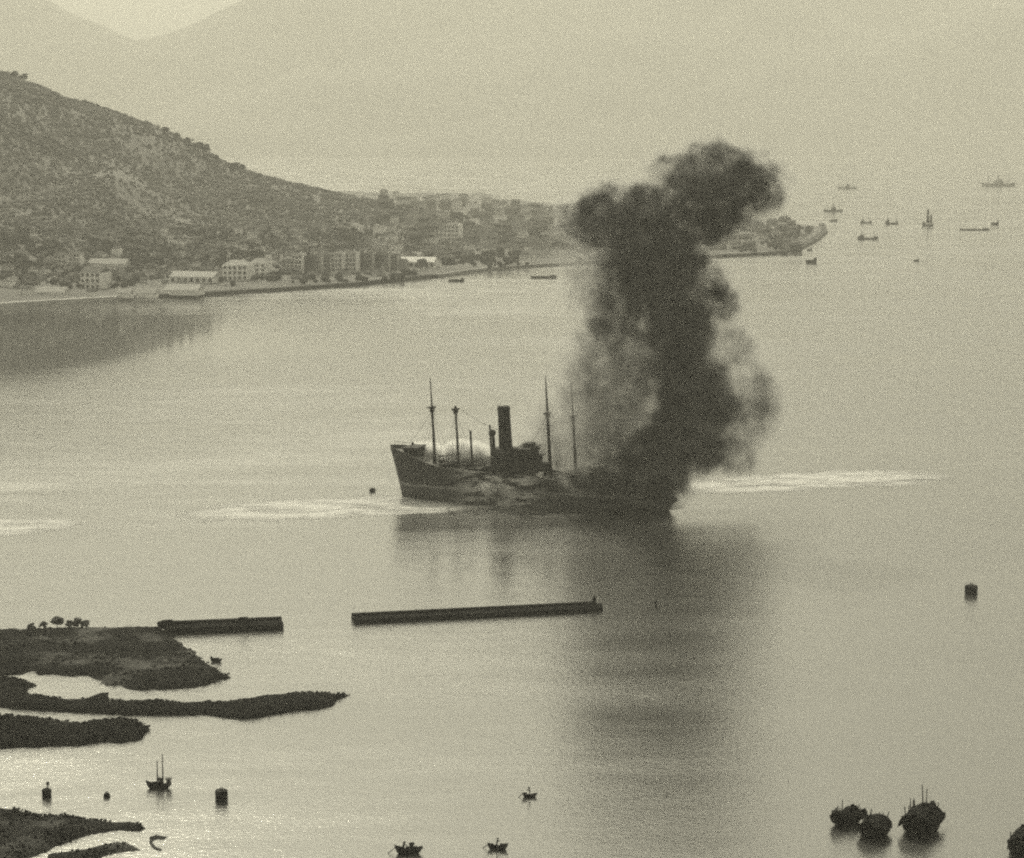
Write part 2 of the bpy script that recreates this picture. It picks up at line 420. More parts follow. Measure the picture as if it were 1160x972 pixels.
def put(protolist, k, loc, rz=0.0, sc=1.0):
    pr = protolist[k % len(protolist)]
    if pr.name not in used: used.add(pr.name); o = pr
    else: o = copy_tree(pr)
    o.location = loc; o.rotation_euler = (0, 0, rz); o.scale = (sc, sc, sc) if not hasattr(sc, '__len__') else sc
    return o
for k, (px, s) in enumerate([(12, .8), (22, 1.0), (183, .8), (196, .7), (209, .9), (222, 1.0), (229, 1.05), (240, .7), (262, .85), (270, .8), (290, .6)]):
    X = Q(px, 150, RY).x; z = max(ground_h(X, RY + q) for q in (0, 30, 60))
    o = put(hill_tree, k, (X, RY + 30, z - 2), k * 1.3, s)
    o.name = "round_tree"
    tag(o, "dark round tree breaking the skyline of the wooded hill", "tree", "trees along the hill skyline")

# ---------------- buildings
WALLS = {}
def wallmat(v):
    k = round(v, 2)
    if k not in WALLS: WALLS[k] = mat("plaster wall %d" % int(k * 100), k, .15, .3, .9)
    return WALLS[k]
M_ROOF = mat("grey roof tiles", .10, .3, .5, .9); M_ROOFP = mat("pale roof", .42, .1, .3, .8)
M_ROOFW = mat("whitewashed roof", .72, .1, .3, .8); M_GREEN = mat("dark street trees", .04, .5, .05, .95, v2=.06, mask_scale=.03, spec=.05)
M_GLASS = mat("dark window glass", .025, .2, 2, .3)
M_QUAY = mat("pale quay stone", .42, .25, .15, .9); M_DSTONE = mat("dark stone", .05, .4, .4, .95)
wincache = {}
def building(px, py, wpx, hpx, tone, roof='flat', depth=None, win=None, label=None, group=None, rot=None, roofmat=None, name="town_house", cat="building", verandah=False):
    p = G(px, py); s = scl(p.y); w = wpx / s; h = hpx / s; d = depth or max(8, w * .6)
    r = math.atan2(60, -500) * 0 + (rot if rot is not None else R(-12 + random.uniform(-4, 4)))
    r = -r if False else r
    root = empty(name, (p.x, p.y + d * .5, p.z - .5), r)
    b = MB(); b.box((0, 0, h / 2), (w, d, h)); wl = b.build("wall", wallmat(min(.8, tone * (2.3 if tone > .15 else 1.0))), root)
    rm = MB(); rmm = roofmat or M_ROOF
    if roof == 'flat':
        rm.box((0, 0, h + .15), (w + .8, d + .8, .3)); rm.box((0, -d / 2 + .2, h + .75), (w, .3, .9)); rm.box((0, d / 2 - .2, h + .75), (w, .3, .9))
        rm.box((w * .2, 0, h + 1.3), (w * .18, d * .25, 2))
        rmm = roofmat or wallmat(min(.8, tone * 1.1))
    elif roof == 'gable':
        k = min(d * .35, 4)
        rm.add([(-w / 2 - .4, -d / 2 - .5, h), (w / 2 + .4, -d / 2 - .5, h), (w / 2 + .4, d / 2 + .5, h), (-w / 2 - .4, d / 2 + .5, h), (-w / 2 - .4, 0, h + k), (w / 2 + .4, 0, h + k)],
               [(0, 1, 5, 4), (2, 3, 4, 5), (0, 4, 3), (1, 2, 5), (3, 2, 1, 0)])
    else:
        k = min(d * .3, 4); e = w / 2 * .55
        rm.add([(-w / 2 - .4, -d / 2 - .5, h), (w / 2 + .4, -d / 2 - .5, h), (w / 2 + .4, d / 2 + .5, h), (-w / 2 - .4, d / 2 + .5, h), (-e, 0, h + k), (e, 0, h + k)],
               [(0, 1, 5, 4), (2, 3, 4, 5), (0, 4, 3), (1, 2, 5), (3, 2, 1, 0)])
    rf = rm.build("roof", rmm, root)
    if win:
        nc, nr = win; ww = w / nc * .5; wh = h / nr * .55
        key = (round(ww, 1), round(wh, 1))
        if key not in wincache:
            m = MB(); m.box((0, 0, 0), (ww, .3, wh)); o = m.build("window", M_GLASS); wincache[key] = o.data; bpy.data.objects.remove(o)
        for a in range(nc):
            for c in range(nr):
                link_mesh("window", wincache[key], root, (-w / 2 + (a + .5) * w / nc, -d / 2 - .02, (c + .5) * h / nr))
    if verandah:
        m = MB()
        for c in range(1, verandah + 1): m.box((0, -d / 2 - .8, c * h / verandah - .3), (w, 1.6, .35))
        for a in range(3): m.box((-w / 2 + .3 + a * (w - .6) / 2, -d / 2 - 1.4, h / 2), (.4, .4, h))
        m.build("verandah", wallmat(min(.8, tone * 1.25)), root)
    tag(root, label, cat, group); return root
B = building
B(86, 305, 13, 18, .34, win=(3, 4), label="pale square block with window rows low on the left of the hill", verandah=4)
B(69, 303, 13, 15, .25, 'hip', win=(3, 3), label="greyer block just left of the pale square one under the hill")
B(106, 327, 24, 19, .33, 'gable', win=(4, 3), label="broad pale gabled house below the long sloping roof at left", depth=22)
B(122, 302, 44, 4, .30, 'gable', label="long narrow shed with pale roof above the broad gabled house", depth=14, roofmat=M_ROOFP, name="long_shed", cat="shed")
B(132, 290, 9, 9, .62, 'hip', label="small bright white villa on the slope above the long narrow shed", name="hill_villa")
B(8, 326, 13, 8, .4, label="pale low house at the far left edge by the shore")
B(29, 334, 12, 7, .34, 'hip', label="small hipped house on the left shore next to the low white wall shed")
B(58, 334, 34, 3.5, .62, 'gable', label="low whitish shed close to the left shoreline", name="long_shed", cat="shed", roofmat=M_ROOFP)
B(103, 336, 9, 6, .5, 'gable', label="small light hut by the quay left of centre of the wooded hill", name="quay_hut", cat="hut")
B(141, 337, 16, 6, .58, 'gable', label="bright boathouse on the quay below the broad gabled house", name="boathouse", cat="boathouse", roofmat=M_ROOFP)
B(166, 337, 22, 6, .45, 'gable', label="wide light quay shed right of the bright boathouse", name="quay_shed", cat="shed", roofmat=M_ROOFP)
B(220, 320, 52, 7, .36, 'gable', label="long pale warehouse with a light roof at the foot of the hill", depth=20, win=(7, 1), name="warehouse", cat="warehouse", roofmat=M_ROOFP)
B(207, 334, 40, 6, .36, 'gable', label="low light pier shed right on the water's edge at the foot of the hill", name="pier_shed", cat="shed", roofmat=M_ROOFP)
B(186, 264, 6, 6, .6, 'hip', label="highest little white villa in the cluster of three on the hillside", name="hill_villa")
B(192, 272, 6, 6, .55, 'hip', label="middle little white villa in the cluster of three on the hillside", name="hill_villa")
B(205, 278, 7, 5, .5, 'hip', label="lowest little white villa in the cluster of three on the hillside", name="hill_villa")
B(268, 317, 28, 17, .42, 'hip', win=(5, 3), label="large pale hip-roofed hall right of the long warehouse", depth=20, roofmat=wallmat(.4))
B(294, 312, 20, 14, .40, 'hip', win=(3, 3), label="pale hall behind and right of the large hip-roofed hall", depth=18, roofmat=wallmat(.36))
row = [(328, 16, 14, .24), (338, 22, 12, .46), (350, 19, 10, .10), (361, 20, 10, .28), (371, 20, 9, .22), (383, 21, 13, .46), (399, 21, 12, .44),
       (411, 18, 9, .14), (420, 19, 8, .25), (429, 18, 9, .13), (438, 17, 8, .26), (447, 15, 9, .16)]
names = ["first", "second", "third", "fourth", "fifth", "sixth", "seventh", "eighth", "ninth", "tenth", "eleventh", "twelfth"]
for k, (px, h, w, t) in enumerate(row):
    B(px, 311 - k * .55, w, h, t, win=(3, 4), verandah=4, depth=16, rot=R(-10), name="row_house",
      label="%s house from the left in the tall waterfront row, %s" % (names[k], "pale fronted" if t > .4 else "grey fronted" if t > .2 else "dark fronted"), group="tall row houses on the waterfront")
B(470, 303, 47, 7, .82, 'gable', label="long bright white warehouse roof on the waterfront", depth=22, rot=R(-6), win=(8, 1), name="warehouse", cat="warehouse", roofmat=M_ROOFW)
B(468, 293, 20, 4, .6, 'gable', label="smaller white shed right behind the long bright warehouse", name="long_shed", cat="shed", roofmat=M_ROOFP)
B(454.5, 288, 3.5, 9, .55, 'flat', label="slim pale tower behind the long bright warehouse", depth=4, name="water_tower", cat="tower")
B(431, 306, 8, 5, .7, 'gable', label="little white hut left of the long bright warehouse", name="quay_hut", cat="hut", roofmat=M_ROOFP)
B(437, 233, 4, 13, .6, 'flat', label="pale slim tower on the far skyline, left one of two", depth=8, name="slim_tower", cat="tower")
B(481, 233, 3.5, 7, .6, 'flat', label="shorter pale tower on the far skyline, right one of two", depth=8, name="slim_tower", cat="tower")
B(513, 277, 17, 22, .5, 'flat', label="big pale block standing tall in the middle of the far town", depth=30, win=(4, 5))
B(562, 286, 26, 5, .5, 'gable', label="pale shed, left half of the slanting pair in the far town", rot=R(8), name="long_shed", cat="shed")
B(587, 281, 16, 7, .6, 'gable', label="pale shed, right half of the slanting pair in the far town", rot=R(8), name="long_shed", cat="shed")
B(622, 292, 60, 4, .45, 'gable', label="long low godown by the shore just left of the smoke", rot=R(-3), name="godown", cat="warehouse")
B(833, 268, 10, 7, .6, 'flat', label="white block at the smoke's edge on the far peninsula", win=(3, 2))
B(829, 281, 14, 5, .4, 'gable', label="pale shed below the white block beside the smoke", name="long_shed", cat="shed")
B(857, 275, 5, 7, .5, 'flat', label="light narrow house amid dark ones on the far peninsula")
B(901, 277, 7, 5, .6, 'gable', label="white boat shed near the tip of the far peninsula", name="boathouse", cat="boathouse")
B(911, 271, 8, 4, .5, 'gable', label="pale shed nearest the tip of the far peninsula", name="long_shed", cat="shed")
# the many small houses that make up the rest of the town
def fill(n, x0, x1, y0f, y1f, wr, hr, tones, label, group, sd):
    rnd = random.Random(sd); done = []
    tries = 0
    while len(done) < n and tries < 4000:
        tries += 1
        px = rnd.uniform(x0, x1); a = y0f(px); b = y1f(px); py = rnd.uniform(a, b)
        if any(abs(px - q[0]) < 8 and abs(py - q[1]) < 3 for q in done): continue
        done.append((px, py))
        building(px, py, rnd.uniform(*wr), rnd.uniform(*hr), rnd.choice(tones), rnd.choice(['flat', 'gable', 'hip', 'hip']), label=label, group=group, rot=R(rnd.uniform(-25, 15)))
fill(80, 430, 660, lambda x: 224 + (x - 430) * .07, lambda x: 266, (8, 15), (5, 11), (.10, .14, .2, .28),
     "small house in the haze-veiled upper part of the far town", "hazy houses of the upper town", 1)
fill(80, 455, 665, lambda x: 270, lambda x: 312 - (x - 455) * .095 - 5, (8, 16), (5, 10), (.08, .12, .16, .3),
     "small grey house between the wooded hill's end and the smoke, near the shore", "small houses of the lower town", 2)
fill(46, 250, 450, lambda x: 262, lambda x: 292, (7, 12), (5, 8), (.12, .2, .3, .38),
     "small house among trees above the tall waterfront row", "houses above the waterfront row", 3)
fill(44, 0, 250, lambda x: 284, lambda x: 326, (6, 12), (4, 8), (.14, .22, .32, .34),
     "small house half hidden in trees at the foot of the hill", "houses at the foot of the hill", 4)
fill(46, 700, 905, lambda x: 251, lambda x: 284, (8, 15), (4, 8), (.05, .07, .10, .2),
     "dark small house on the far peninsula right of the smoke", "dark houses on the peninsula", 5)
fill(26, 250, 478, lambda x: 331 - x * .022 - 13, lambda x: 331 - x * .022 - 7, (6, 12), (2, 3), (.06, .1, .3, .45),
     "low hut along the quay edge below the waterfront row", "low quay huts", 6)
# quay wall strips along the shore
def strip(pxs, z, w, h, material, name, label, cat):
    m = MB(); pp = [P(*q) for q in pxs]
    lo = []
    ring = []
    for i, p in enumerate(pp):
        t = (pp[min(i + 1, len(pp) - 1)] - pp[max(i - 1, 0)]).normalized(); n_ = Vector((-t.y, t.x, 0)) * w / 2
        ring.append([(p.x - n_.x, p.y - n_.y, -1), (p.x + n_.x, p.y + n_.y, -1), (p.x + n_.x, p.y + n_.y, z + h), (p.x - n_.x, p.y - n_.y, z + h)])
    m.rings(ring); tag(m.build(name, material), label, cat)
strip([(-60, 353.6), (0, 347.6), (100, 341.6), (150, 339)], 0, 9, 3.0, M_QUAY, "sea_wall", "pale stone sea wall running along the shore at the left", "wall")
strip([(182, 337.6), (230, 335), (300, 330.8), (400, 323.8), (450, 318.6), (492, 314.4)], 0, 8, 3.0, M_DSTONE, "sea_wall", "dark stone sea wall below the waterfront row of tall houses", "wall")
strip([(494, 314.6), (525, 309.6), (560, 305.6), (650, 299.6), (735, 295.5)], 0, 8, 2.9, mat("weathered quay", .22, .3, .1, .9), "sea_wall", "light grey sea wall of the middle shore ending behind the smoke", "wall")
strip([(812, 291.6), (870, 288.5), (900, 284.5), (922, 273.4), (934, 264), (931, 255)], 0, 8, 2.9, M_DSTONE, "sea_wall", "dark curved sea wall round the tip of the far peninsula", "wall")
BKX = [p[0] for p in reversed(BACK)]; BKY = [p[1] for p in reversed(BACK)]
# dark belts of street trees in the town
pts = []; rad = []
for k in range(5200):
    px = random.uniform(0, 920)
    if px < 470: py = random.uniform(262, 332 - px * .03)
    elif px < 690: py = random.uniform(222, 309 - (px - 470) * .06)
    elif px < 800: continue
    else: py = random.uniform(254, 286 - max(0, px - 880) * .5)
    if mnoise.noise(Vector((px * .03, py * .09, 2))) < random.uniform(-.3, .25): continue
    p = P(px, py, 2.6); z = ground_h(p.x, p.y)
    if z > 20 and px < 420: p = G(px, py); z = p.z
    if hides(px, py, 3) or py < np.interp(px, BKX, BKY) + 2: continue
    r = random.uniform(1.8, 3.8); pts.append((p.x, p.y, z + r * .7)); rad.append(r)
tag(clumps("street_greenery", pts, rad, M_GREEN), kind='stuff')

# ------------------------------------------------------------------ near mud banks and spits
LANDS = []
def landform(name, px_poly, hmax, step, slope, rough, material, seed, kind=True, label=None, cat=None):
    poly = np.array([[P(*q).x, P(*q).y] for q in px_poly])
    x0, y0 = poly.min(0) - 3; x1, y1 = poly.max(0) + 3
    gx = np.arange(x0, x1, step); gy = np.arange(y0, y1, step); X, Y = np.meshgrid(gx, gy)
    A = poly; Bp = np.roll(poly, -1, 0); D = np.full(X.shape, 1e9); ins = np.zeros(X.shape, bool)
    for a, b in zip(A, Bp):
        e = b - a; t = np.clip(((X - a[0]) * e[0] + (Y - a[1]) * e[1]) / (e @ e + 1e-9), 0, 1)
        D = np.minimum(D, np.hypot(X - a[0] - t * e[0], Y - a[1] - t * e[1]))
        c = ((a[1] > Y) != (b[1] > Y)) & (X < (b[0] - a[0]) * (Y - a[1]) / (b[1] - a[1] + 1e-12) + a[0]); ins ^= c
    sd = np.where(ins, D, -D); vs = []; H = np.zeros(X.shape)
    for j in range(X.shape[0]):
        for i in range(X.shape[1]):
            x, y = X[j, i], Y[j, i]
            nz = mnoise.noise(Vector((x * .35, y * .2, seed))) + .5 * mnoise.noise(Vector((x * 1.1, y * .7, seed + 4)))
            s_ = sd[j, i] + nz * rough
            h = -.6 if s_ < -1 else hmax * (1 - math.exp(-max(0, s_) * slope / hmax)) + (min(0, s_) * .5)
            if s_ > 0: h += (.22 * mnoise.noise(Vector((x * .5, y * .5, seed + 9))) + .45 * mnoise.noise(Vector((x * .09, y * .09, seed)))) * min(1, s_ / 2) * min(1, hmax)
            H[j, i] = h; vs.append((x, y, h))
    fs = []; w = X.shape[1]
    for j in range(X.shape[0] - 1):
        for i in range(w - 1):
            if H[j:j + 2, i:i + 2].max() > -.45: a = j * w + i; fs.append((a, a + 1, a + w + 1, a + w))
    m = bpy.data.meshes.new(name); m.from_pydata(vs, [], fs); m.materials.append(material)
    m.polygons.foreach_set('use_smooth', [True] * len(fs))
    o = link_mesh(name, m); tag(o, kind='structure')
    def Hf(x, y):
        i = int((x - x0) / step); j = int((y - y0) / step)
        return float(H[j, i]) if 0 <= i < H.shape[1] and 0 <= j < H.shape[0] else None
    LANDS.append((o, Hf))
    return o
M_MUD = mat("dark grassy mud", .016, .5, .16, .95, v2=.10, mask_scale=.06, detail=9, spec=.03)
M_MUD2 = mat("rough grass bank", .024, .5, .199, .95, v2=.07, mask_scale=.12, detail=9, spec=.03)
M_ROCK = mat("wet dark rock", .010, .4, .8, .95, spec=.03)
def c6(pts): return [(a / 2.762, 660 + b / 2.762) for a, b in pts]       # coordinates read in an enlarged crop
landform("ground", [(-40, 716), (0, 715), (60, 714), (110, 713), (150, 712), (183, 712), (190, 721), (200, 727), (225, 744), (250, 762), (262, 768), (240, 775), (222, 780),
         (150, 782), (138, 778), (120, 777), (112, 770), (95, 766), (60, 765), (35, 760), (15, 757), (-40, 758)], 1.6, .8, .8, 1.5, M_MUD, 3)
landform("ground", c6([(-80, 300), (0, 300), (50, 306), (112, 322), (85, 336), (92, 352), (150, 362), (200, 371), (262, 368), (300, 352), (338, 340), (345, 346), (328, 372), (385, 376), (480, 374),
         (600, 380), (700, 378), (760, 372), (850, 360), (950, 350), (1030, 348), (1050, 354), (1095, 352), (1060, 368), (1040, 386), (1000, 396), (900, 406), (800, 424), (760, 430), (700, 424), (640, 414), (500, 418),
         (400, 416), (200, 406), (60, 398), (0, 390), (-80, 384)]), 1.4, .7, 1.0, .6, M_ROCK, 5)
landform("ground", c6([(-80, 420), (0, 422), (60, 428), (120, 430), (180, 434), (250, 446), (310, 438), (400, 434), (440, 438), (455, 450), (470, 460), (452, 470), (440, 494), (380, 502), (330, 500), (250, 512), (100, 516), (0, 520), (-80, 522)]),
         1.5, .7, 1.0, .6, M_ROCK, 7)
landform("ground", c6([(-80, 700), (0, 708), (60, 716), (150, 734), (200, 732), (260, 742), (330, 750), (420, 750), (450, 760), (462, 770), (440, 778), (380, 776), (330, 782), (280, 790), (230, 806), (180, 826), (150, 842), (60, 870), (-80, 900)]),
         1.2, .6, .7, .6, M_MUD2, 11)
landform("ground", c6([(150, 850), (230, 840), (300, 828), (360, 812), (400, 812), (410, 824), (440, 838), (400, 842), (350, 850), (290, 870), (150, 890)]), .6, .45, .5, .5, M_MUD2, 13)
landform("ground", c6([(468, 796), (490, 788), (524, 796), (510, 806), (490, 804), (478, 812), (486, 826), (514, 836), (500, 842), (480, 834), (466, 816)]), .35, .3, .5, .35, M_MUD2, 15)
landform("ground", c6([(-30, 268), (20, 262), (60, 258), (90, 262), (104, 276), (70, 288), (20, 292), (-30, 294)]), .8, .5, .8, .5, M_ROCK, 17)
landform("ground", c6([(108, 282), (130, 272), (160, 276), (156, 288), (120, 290)]), .5, .4, .8, .4, M_ROCK, 19)
# breakwaters
def breakwater(a, b, wpx, h, label, bumps, head=None):
    pa, pb = P(*a), P(*b); d = pb - pa; L = d.length; ang = math.atan2(d.y, d.x)
    root = empty("breakwater", pa, ang); s = scl((pa.y + pb.y) / 2)
    w = wpx
    m = MB(); rings = []; nseg = int(L / .8)
    for i in range(nseg + 1):
        x = L * i / nseg; q = .10 * mnoise.noise(Vector((x * .7, 1, 2))) + .10 * mnoise.noise(Vector((x * .15, 5, 2)))
        rings.append([(x, -w * .62 + q, -1.5), (x, -w * .5 + q * .7, h + q * .5), (x, w * .5 - q, h + q * .6), (x, w * .62 + q, -1.5)])
    m.rings(rings); m.build("wall", M_ROCK, root)
    m = MB(); rings = []
    for i in range(nseg + 1):
        x = L * i / nseg; q = .04 * mnoise.noise(Vector((x * 2, 1, 2)))
        rings.append([(x, w * .28, h - .2), (x, w * .28, h + .55 + q), (x, w * .48, h + .55 + q), (x, w * .48, h - .2)])
    m.rings(rings); m.build("parapet", M_ROCK, root)
    for x, sz in bumps:
        m = MB(); m.blob((x * L, 0, h + sz * .3), sz, x * 9, 2, .7, (1.4, 1, .7)); m.build("rock_pile", M_ROCK, root)
    if head:
        m = MB(); hs = head
        m.rings([[(L + math.cos(u) * hs * k, math.sin(u) * hs * k, z) for u in [2 * math.pi * j / 14 for j in range(14)]] for z, k in ((-1.5, 1.15), (h * 1.15, 1.0), (h * 1.2, .95))])
        hd = m.build("round_head", M_ROCK, root)
        m = MB(); m.tube([(L - .2, 0, h), (L - .2, 0, h + 2.0)], [.55, .4], 8); m.tube([(L - .2, 0, h + 2.0), (L - .2, 0, h + 2.7)], [.5, .1], 8)
        m.build("beacon", M_ROCK, root)
    tag(root, label, "breakwater"); return root
breakwater((400, 704.5), (674, 691), 5.6, 1.25, "long straight dark breakwater with a beacon at its right end", [(.3, .5)], 2.0)
breakwater((186, 716), (320, 710.5), 6.6, 1.6, "short dark breakwater joined to the mud bank at the left", [(.02, 1.6), (.06, 1.2), (.66, 1.3), (.7, 1.0)])
small = [make_tree(20 + k, 2.6, 1.4, 22, .42) for k in range(3)]
for k, (px, py, s) in enumerate([(5, 714, .7), (13, 714, .9), (28, 714, .8), (39, 713, .7), (53, 713, .8), (68, 712, 1.25), (84, 713, 1.0), (91, 713, 1.1), (100, 711, .8)]):
    p = P(px, py); o = put(small, k, (p.x, p.y - 3.5, .7), k, (s * 1.2, s * 1.2, s)); o.name = "small_tree"
    tag(o, "small ragged tree on the far edge of the dark mud bank", "tree", "small trees on the mud bank")

# scrub and stones strewn over the banks (beyond counting)
def scatter(name, regions, n_, r0, r1, zz, material, sq=.6):
    pts = []; rad = []
    for (x0, y0, x1, y1) in regions:
        for k in range(n_):
            px = random.uniform(x0, x1); py = random.uniform(y0, y1); p = P(px, py, .8)
            hit = None
            for o, H in LANDS:
                hh_ = H(p.x, p.y)
                if hh_ is not None and hh_ > .25: hit = hh_
            if hit is None or mnoise.noise(Vector((p.x * .12, p.y * .12, 4))) < random.uniform(-.5, .3): continue
            r = random.uniform(r0, r1) * random.uniform(.5, 1); pts.append((p.x, p.y, hit + r * .1)); rad.append(r)
    tag(clumps(name, pts, rad, material, sq, .5), kind='stuff')
M_SCRUB = mat("dark scrub", .018, .6, .3, .95, spec=.03)
scatter("scrub", [(-30, 712, 265, 785), (-30, 760, 400, 815), (-30, 812, 175, 850)], 2600, .15, .6, 0, M_SCRUB)
scatter("tall_grass", [(-30, 912, 175, 975)], 2600, .12, .4, 0, M_SCRUB, 1.0)
# ------------------------------------------------------------------ boats and ships
M_HULLD = mat("tarred wood", .012, .4, 1.2, .8, spec=.1); M_WOODB = mat("weathered boat wood", .05, .4, 1.5, .8)
M_MAT = mat("rattan matting", .016, .4, 2.5, .95, spec=.05, stretch=(1, 4, 1)); M_SAIL = mat("old sailcloth", .10, .3, 1, .9)
M_STEEL = mat("dark painted steel", .016, .3, .6, .7, spec=.15); M_RUST = mat("rusty steel", .014, .5, .9, .8, spec=.1)
M_CLOTH = mat("dark cloth", .03, .3, 5, .9)

def boat_hull(L, W, h, sheer_f, sheer_b, n=14, blunt=.55, flat=.6):
    m = MB(); rings = []; inner = []
    for i in range(n + 1):
        t = i / n; u = 2 * t - 1
        b = W / 2 * (1 - abs(u) ** 2.6 * (1 - (blunt if u < 0 else .12)))
        z = h + (sheer_f if u > 0 else sheer_b) * abs(u) ** 2.2
        x = (t - .5) * L * .86 + (abs(u) ** 3) * L * .07 * (1 if u > 0 else -1)
        bt = x + .07 * L * (u ** 3) * .3
        k = .35 + abs(u) ** 3 * (h * .8)
        rings.append([(x * .70, -b * flat, -.35 + k * .4), (x * .86, -b * .92, z * .35), (x, -b, z), (x, -b + .12, z), (x * .97, -b * .8, z - .35), (x * .97, b * .8, z - .35), (x, b - .12, z), (x, b, z), (x * .86, b * .92, z * .35), (x * .70, b * flat, -.35 + k * .4)])
    m.rings(rings); return m
def arch(x0, x1, w, z0, h, n=9, seed=0):
    m = MB(); rs = []
    k = max(2, int((x1 - x0) / .5))
    for i in range(k + 1):
        x = x0 + (x1 - x0) * i / k; q = 1 + .10 * mnoise.noise(Vector((x * 1.3, seed, 2)))
        o = [(x, math.cos(math.pi * j / n) * w / 2 * q, z0 + math.sin(math.pi * j / n) * h * q) for j in range(n + 1)]
        i2 = [(x, math.cos(math.pi * j / n) * (w / 2 * q - .08), z0 + math.sin(math.pi * j / n) * (h * q - .08)) for j in range(n, -1, -1)]
        rs.append(o + i2)
    m.rings(rs); return m
def sampan(p, rz, L, W, label, canopies=((-.25, .2, .55),), masts=(), cargo=(), h=.7, sf=.7, sb=.9, name="sampan", cat="boat", group=None, oar=True, house=None):
    root = empty(name, (p.x, p.y, 0), rz)
    boat_hull(L, W, h, sf, sb).build("hull", M_HULLD, root)
    for k, (a, b, hh) in enumerate(canopies):
        arch(a * L, b * L, W * .92, h * .9, hh * W, seed=k + L).build("canopy", M_MAT, root)
    for (a, mh, tilt) in masts:
        m = MB(); m.tube([(a * L, 0, h * .3), (a * L + tilt * mh, 0, mh)], [.16, .09], 6); m.build("mast", M_WOODB, root)
    for k, (a, y, z, r) in enumerate(cargo):
        m = MB(); m.blob((a * L, y * W, h + z), r, k * 3 + L, 2, .9, (1.1, 1, .8)); m.build("cargo_bundle", M_MAT, root)
    if name in ("covered_boat", "junk"):
        rr_ = random.Random(L * 10)
        for k in range(12):
            a = rr_.uniform(-.42, .42); y = rr_.uniform(-.4, .4) * W; z = h + (1 - abs(a) * 1.2) * .38 * W
            m = MB(); m.tube([(a * L, y, h * .6), (a * L + rr_.uniform(-.8, .8), y + rr_.uniform(-.6, .6), z + rr_.uniform(.5, 1.9))], [.13, .09], 5); m.build("pole", M_WOODB, root)
        for k in range(13):
            a = rr_.uniform(-.4, .4); y = rr_.uniform(-.45, .45); z = (1 - abs(y) * 1.8) * .42 * W
            m = MB(); m.box((a * L, y * W, h + z), (rr_.uniform(.7, 1.8), rr_.uniform(.6, 1.4), rr_.uniform(.4, 1.0)), rr_.random() * 3, .85, rr_.uniform(-.3, .3)); m.build("bale", M_MAT, root)
    if house:
        a, b, hh = house; m = MB(); m.box(((a + b) / 2 * L, 0, h + hh / 2), ((b - a) * L, W * .8, hh)); m.box(((a + b) / 2 * L, 0, h + hh + .08), ((b - a) * L + .5, W * .9, .15)); m.build("cabin", M_WOODB, root)
    if oar:
        m = MB(); m.tube([(-.42 * L, 0, h + sb * .8), (-.75 * L, .4, -.1)], [.06, .08], 6); m.build("sculling_oar", M_WOODB, root)
    tag(root, label, cat, group); return root

def person(loc, rz, label, lean=.15, arm=.6):
    m = MB()
    def lim(pts, rad): m.tube(pts, rad, 8)
    lim([(.0, .1, 0), (.03, .1, .45), (0, .08, .88)], [.055, .07, .1]); lim([(.14, -.12, 0), (.1, -.11, .45), (0, -.08, .88)], [.055, .07, .1])
    m.blob((.08, .1, .04), .09, 1, 2, 0, (1.4, .6, .5)); m.blob((.22, -.12, .04), .09, 1, 2, 0, (1.4, .6, .5))
    lim([(0, 0, .82), (lean * .4, 0, 1.1), (lean, 0, 1.4), (lean, 0, 1.46)], [.15, .14, .18, .08])
    lim([(lean, 0, 1.42), (lean * 1.1, 0, 1.55)], [.06, .055]); m.blob((lean * 1.2, 0, 1.62), .115, 2, 2, 0, (1, .85, 1.15))
    for s in (-1, 1):
        lim([(lean, s * .18, 1.40), (lean + arm * .3, s * .22, 1.2), (lean + arm * .75, s * .10, 1.18), (lean + arm * .9, s * .08, 1.16)], [.06, .05, .035, .04])
    o = m.build("person", M_CLOTH)
    r = o.modifiers.new("r", 'REMESH'); r.mode = 'VOXEL'; r.voxel_size = .03
    me = bpy.data.meshes.new_from_object(o.evaluated_get(bpy.context.evaluated_depsgraph_get())); o.modifiers.clear(); o.data = me
    o.location = loc; o.rotation_euler = (0, 0, rz)
    hm_ = MB(); hm_.rings([[(lean * 1.2 + math.cos(u) * q, math.sin(u) * q, z) for u in [6.283 * j / 12 for j in range(12)]] for z, q in ((1.68, .30), (1.71, .28), (1.86, .02))])
    hm_.build("straw_hat", M_MAT, o)
    tag(o, label, "person"); return o

def at(px, py): return P(px, py)
# big ragged craft, bottom right
sampan(at(960, 933), R(35), 7.2, 4.2, "dark mat-roofed boat, smaller and left of the touching pair at lower right", ((-.35, .3, .42),), (), ((.34, 0, .2, .6), (-.3, .2, 1.0, .6), (.05, -.1, 1.3, .7)), h=1.1, oar=False, name="covered_boat")
sampan(at(991, 945), R(66), 9.0, 5.3, "dark mat-roofed boat, bigger and right of the touching pair at lower right", ((-.4, .1, .45), (.05, .34, .36)), (), ((-.2, .15, 1.9, .7), (.1, -.2, 1.5, .7), (.2, .3, 1.2, .6), (.38, 0, .2, .6)), h=1.2, oar=False, name="covered_boat")
sampan(at(1044, 940), R(62), 11.5, 6.6, "large dark piled-up junk with a short slanting mast at lower right", ((-.42, .0, .46), (-.03, .33, .40)), ((.12, 8.6, -.2), (.2, 7.0, .05)), ((-.3, .1, 2.3, .8), (-.05, -.2, 2.4, .9), (.1, .25, 1.9, .8), (.25, -.2, 1.7, .7), (.4, 0, .4, .7)), h=1.5, sb=1.4, oar=False, name="junk")
sampan(at(1160, 965), R(70), 9.5, 5.6, "dark covered boat cut by the right edge of the picture", ((-.4, .3, .5),), ((.1, 6.2, 0),), ((-.2, .1, 2.0, .8), (.1, -.2, 2.0, .8)), h=1.4, oar=False, name="covered_boat")
